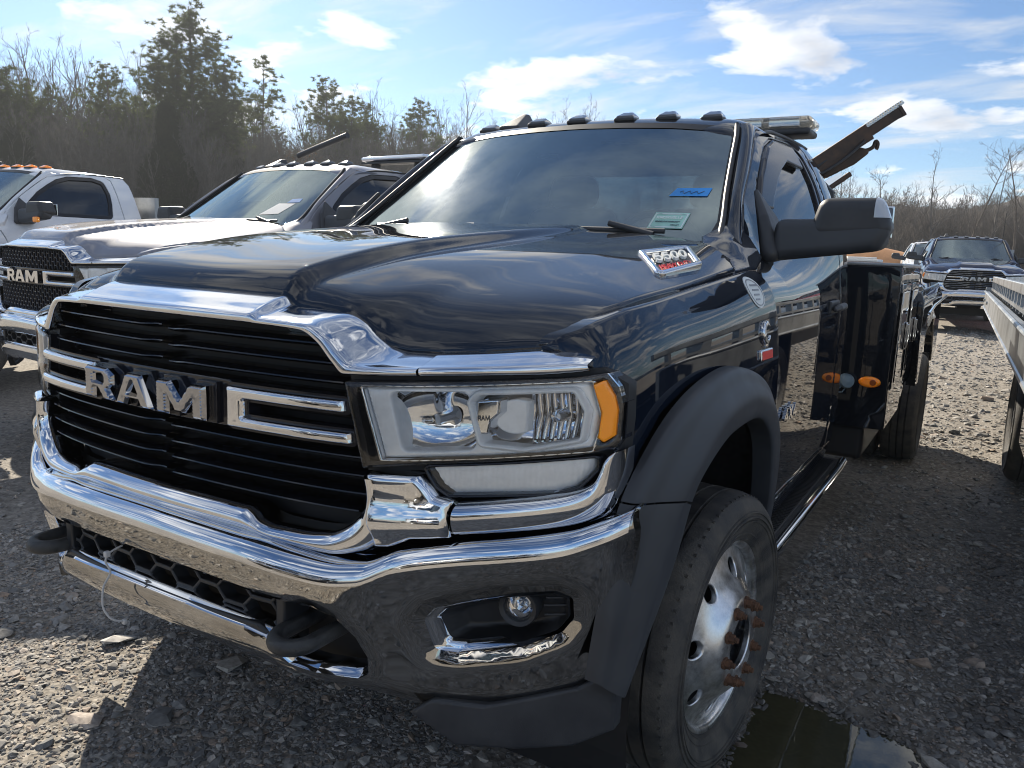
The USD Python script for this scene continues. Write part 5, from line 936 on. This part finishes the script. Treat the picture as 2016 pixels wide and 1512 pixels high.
# evergreens that stand out, left to right
ev = [(0, 395, 58, .93, 'tallest pine with a broad double crown above the silver pickup'), (1, 455, 60, .90, 'pine leaning out just right of the tallest double pine'), (3, 520, 60, .93, 'thin pole of a pine with a small tuft, above the silver pickup\'s roof lamps'),
      (1, 235, 57, .78, 'round topped pine left of the tallest double pine'), (2, 45, 56, .74, 'broad pine at the far left above the white cab'), (2, 85, 58, .70, 'lower pine second from the left edge of the photo'), (1, 130, 60, .68, 'short pine between the far left pines and the round topped pine'),
      (1, 640, 63, .88, 'open crowned tall pine in the middle of the wood'), (2, 720, 64, .80, 'bushy yellow green pine right of the open crowned pine'), (2, 690, 62, .80, 'lower bushy pine tucked beside the open crowned pine'), (1, 815, 68, .84, 'narrow pine near the right end of the wood'), (2, 850, 69, .66, 'low pine at the right end of the wood'),
      (2, 1015, 92, .78, 'small far pine behind the fin on the dark truck\'s roof'), (2, 1106, 92, .72, 'small far round pine right of the fin on the dark truck\'s roof'), (1, 20, 62, .70, 'pine at the photo\'s left border, behind the broad pine'), (2, 290, 60, .7, 'low pine just left of the dark cedar')]
for k, px, d, s, lb_ in ev: plant(PINE[k], 'pine_tree', px, d, s, lb_)
for k, px, d, s, lb_ in [(0, 345, 52, .95, 'dense dark cedar with a russet top left of the silver pickup\'s cab'), (1, 60, 52, .95, 'dark green cedar low behind the white cab'), (1, 590, 56, .9, 'dark cedar low in the middle of the wood'), (1, 480, 57, .8, 'dark cedar below the leaning pine'), (0, 700, 60, .62, 'small dark cedar under the bushy pine'), (1, 780, 63, .75, 'dark cedar near the right end of the wood')]:
    plant(CED[k], 'cedar_tree', px, d, s, lb_)
zones = ['beyond the left border', 'above the white cab', 'around the round topped pine', 'around the tallest double pine', 'above the silver pickup\'s roof', 'around the bushy yellow green pine', 'at the right end of the wood']
for k in range(34):
    px = -110 + 960*(k + r.uniform(0, 1))/34; d = 64 + px*.012 + r.uniform(0, 12); s_ = r.uniform(.50, .72); kd = int(r.integers(1, 3)); zone = zones[int(np.searchsorted([0, 150, 300, 470, 620, 760], px))]; hw = 'narrow' if kd == 1 else 'broad'; hh_ = 'shorter' if s_ < .61 else 'taller'
    plant(PINE[kd], 'pine_tree', px, d, s_, f'{hh_} {hw} pine set back in the wood {zone}', f'{hh_} {hw} pines {zone}')
for k in range(230):
    px = r.uniform(-120, 905); d = 58 + px*.014 + r.uniform(0, 22); s = r.uniform(.60, .96); kd = int(r.integers(0, 3))
    zone = ['beyond the left border', 'above the white cab', 'around the round topped pine', 'around the tallest double pine', 'above the silver pickup\'s roof', 'around the bushy yellow green pine', 'at the right end of the wood'][int(np.searchsorted([0, 150, 300, 470, 620, 760], px))]
    tone, ht = ('dark' if kd % 2 else 'pale'), ('short' if s < .72 else 'middling' if s < .84 else 'tall')
    plant(BARE[kd], 'bare_tree', px, d, s, f'{ht} slender leafless tree with {tone} bark {zone}', f'{ht} {tone} bare trees {zone}')
for k in range(34):
    px = r.uniform(860, 1140); zone = ['at the end of the wood', 'just left of the roof fin', 'behind the roof fin', 'right of the roof fin'][int(np.searchsorted([930, 990, 1050], px))]; d = r.uniform(84, 110); dn = 'nearer' if d < 97 else 'farther'
    plant(BARE[r.integers(0, 3)], 'bare_tree', px, d, r.uniform(.68, 1.1), f'thin leafless tree, {dn} row, {zone} above the dark truck\'s windshield', f'{dn} bare trees {zone}')
for k in range(14): plant(BARE[r.integers(0, 3)], 'bare_tree', r.uniform(1140, 1640), r.uniform(100, 125), r.uniform(.5, .95), 'faint leafless tree showing just over the dark truck\'s roof', 'bare trees over the roof')
for px, d, s, k, lb_ in [(1712, 68, .58, 3, 'spreading leafless tree just right of the raised boom'), (1800, 60, .60, 4, 'wide leafless tree above the end of the black mirror'), (1870, 54, .58, 3, 'dark leaning leafless tree left of the distant pickup\'s cab'), (1905, 58, .60, 4, 'leafless tree directly above the distant pickup'), (1950, 52, .62, 3, 'tall forked leafless tree above the flatbed rail'), (1990, 50, .64, 4, 'tall leafless tree at the right border')]:
    plant(BARE[k], 'bare_tree', px, d, s, lb_)
for k in range(60):
    px = r.uniform(1655, 2160); d = r.uniform(66, 120); s_ = r.uniform(.36, .54); kd = int(r.integers(0, 5)); zone = ['above the black locker', 'above the end of the black mirror', 'left of the distant pickup\'s cab', 'above the distant pickup', 'at the right border'][int(np.searchsorted([1740, 1810, 1880, 1970], px))]
    depth_, ht = ('near' if d < 84 else 'farther' if d < 102 else 'farthest'), ('low' if s_ < .45 else 'taller')
    plant(BARE[kd], 'bare_tree', px, d, s_, f'{ht} leafless {"grey" if kd % 2 else "pale"} tree, {depth_} row of the wood {zone}', f'{depth_} {ht} {"grey" if kd % 2 else "pale"} bare trees {zone}')
# undergrowth, too tangled to count
TH = [thicket(k, 5.) for k in range(4)]
def brush(name, n, px0, px1, d0, d1, s0, s1, label, seed):
    q = np.random.default_rng(seed); pos = np.array([at(q.uniform(px0, px1), q.uniform(d0, d1)) for _ in range(n)]); instancer(name, TH, ['bark', 'pale_bark', 'bark', 'bark'], pos, q.uniform(s0, s1, n), q.uniform(0, 6.28, n), q.integers(0, 4, n), label, 'undergrowth', tilt=.02, seed=seed)
brush('undergrowth', 900, -150, 900, 52, 80, .7, 1.5, 'tangled brown undergrowth filling the wood behind the trucks', 5)
brush('undergrowth', 420, 1640, 2200, 60, 110, .6, 1.15, 'brown brushwood below the leafless trees on the right', 6)
brush('undergrowth', 160, 880, 1660, 86, 130, .6, 1.0, 'low brushwood behind the dark truck\'s cab', 8)
# one bush in russet leaf
q = np.random.default_rng(2); bs = thing('russet_bush', 'russet leaved sapling behind the silver pickup\'s roof', 'bush', at(592, 54)); part(bs, 'stem', branchy(77, 5.2, .06, .5, 2, .2, 10, .8), 'bark', True); part(bs, 'foliage', needles(q, np.c_[q.normal(0, .55, (420, 2)), q.uniform(1., 5.4, 420)], .22, 4, 1.), 'dead_leaves', False)
# woods beyond as one mass on rising ground
def ridge(name, bear0, bear1, d0, hgt, label, seed, amp=1.4, cat_='wooded hill', mt='hill_woods'):
    b = np.linspace(bear0, bear1, 150); t = np.linspace(0, 1, 36); Bp, T = np.meshgrid(b, t, indexing='ij'); rows = []
    dirs = np.array([np.array(at(x, 1.))[:2]-EYE[:2] for x in b]); D = d0 + 70*T; X = EYE[0] + dirs[:, :1]*D; Y = EYE[1] + dirs[:, 1:]*D
    Z = ground_base(X, Y) - .5 + hgt(Bp)*np.minimum(1, T*1.6)**.75*np.where(T > .8, 1-(T-.8)*1.5, 1) + amp*nz2(X, Y, .16, seed, 5)*np.minimum(1, T*5) + amp*.8*nz2(X, Y, .5, seed+4, 4)*np.minimum(1, T*5)
    top(name, gridmesh(np.stack([X, Y, Z], -1)), mt, True, label, cat_, kind='structure')
ridge('wooded_hill', 1560, 2300, 118, lambda px: 8.0 + 1.5*np.sin(px*.006) + 6*sstep(px, 1880, 2120), 'bare brown wooded hillside beyond the lot on the right', 3.)
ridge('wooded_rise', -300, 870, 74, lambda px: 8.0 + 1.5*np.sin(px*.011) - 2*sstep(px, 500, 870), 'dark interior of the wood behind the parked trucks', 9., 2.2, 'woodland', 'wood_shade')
# chain link fence between the lot and the wood
fz = thing('chain_link_fence', 'chain link fence with thin steel posts between the white cab and the silver pickup', 'fence', (0, 0, 0))
fpts = [np.array(at(px, d)) for px, d in ((150, 30), (245, 31.5), (288, 33), (336, 34.6), (392, 36.4), (450, 38.4), (520, 41), (600, 44))]
for p_ in fpts: part(fz, 'fence_post', tube([p_ - [0, 0, .2], p_ + [0, 0, 1.9]], .032, 8), 'galvanised')
part(fz, 'top_rail', tube(np.array(fpts) + [0, 0, 1.88], .024, 6), 'galvanised')
wires = []
for a, b in zip(fpts[:-1], fpts[1:]):
    Lh = np.linalg.norm((b-a)[:2]); n = int(Lh/.14)
    for k in range(-13, n):
        for sg in (1, -1):
            k0, k1 = k, k + 13; t0, t1 = max(0, k0)/n, min(n, k1)/n
            if t1 <= t0: continue
            z0 = (max(0, k0)-k0)/13*1.84; z1 = 1.84*(min(n, k1)-k0)/13
            if sg < 0: z0, z1 = 1.84-z0, 1.84-z1
            wires.append(vf(tube([a+(b-a)*t0+[0, 0, z0], a+(b-a)*t1+[0, 0, z1]], .0035, 3, False)))
part(fz, 'wire_mesh', cat(wires), 'galvanised', False, kind='stuff')
gr = np.random.default_rng(9); n = 2200; pos = np.array([at(gr.uniform(60, 640), gr.uniform(33, 56)) for _ in range(n)])
blade = np.random.default_rng(1); C = np.zeros((60, 3)); C[:, :2] = blade.normal(0, .35, (60, 2)); bv = []
for c in C: h = blade.uniform(.3, .7); o = blade.normal(0, .12, 2); bv += [c+[-.012, 0, 0], c+[.012, 0, 0], c+[o[0], o[1], h]]
instancer('dry_grass', [(np.array(bv), np.arange(len(bv)).reshape(-1, 3))], ['dry_grass'], pos, gr.uniform(.8, 1.6, n), gr.uniform(0, 6.28, n), np.zeros(n, int), 'dry brown grass along the chain link fence', 'dry grass', tilt=.02, seed=4)
tag(dome.GetPrim(), 'blue sky with thin streaks and white heaped clouds', 'sky', kind='structure')
# thin veil of air over the lot
mat('haze_air', {'v': ('principled_volume', {'color': (.86, .92, 1.0), 'density': .0005, 'anisotropy': .45})}, [], surface=None, volume='v.volume')
top('haze', bx(-430, 430, -310, 640, -2.5, 48), 'haze_air', False, 'faint haze hanging in the air over the lot', 'haze', kind='stuff')
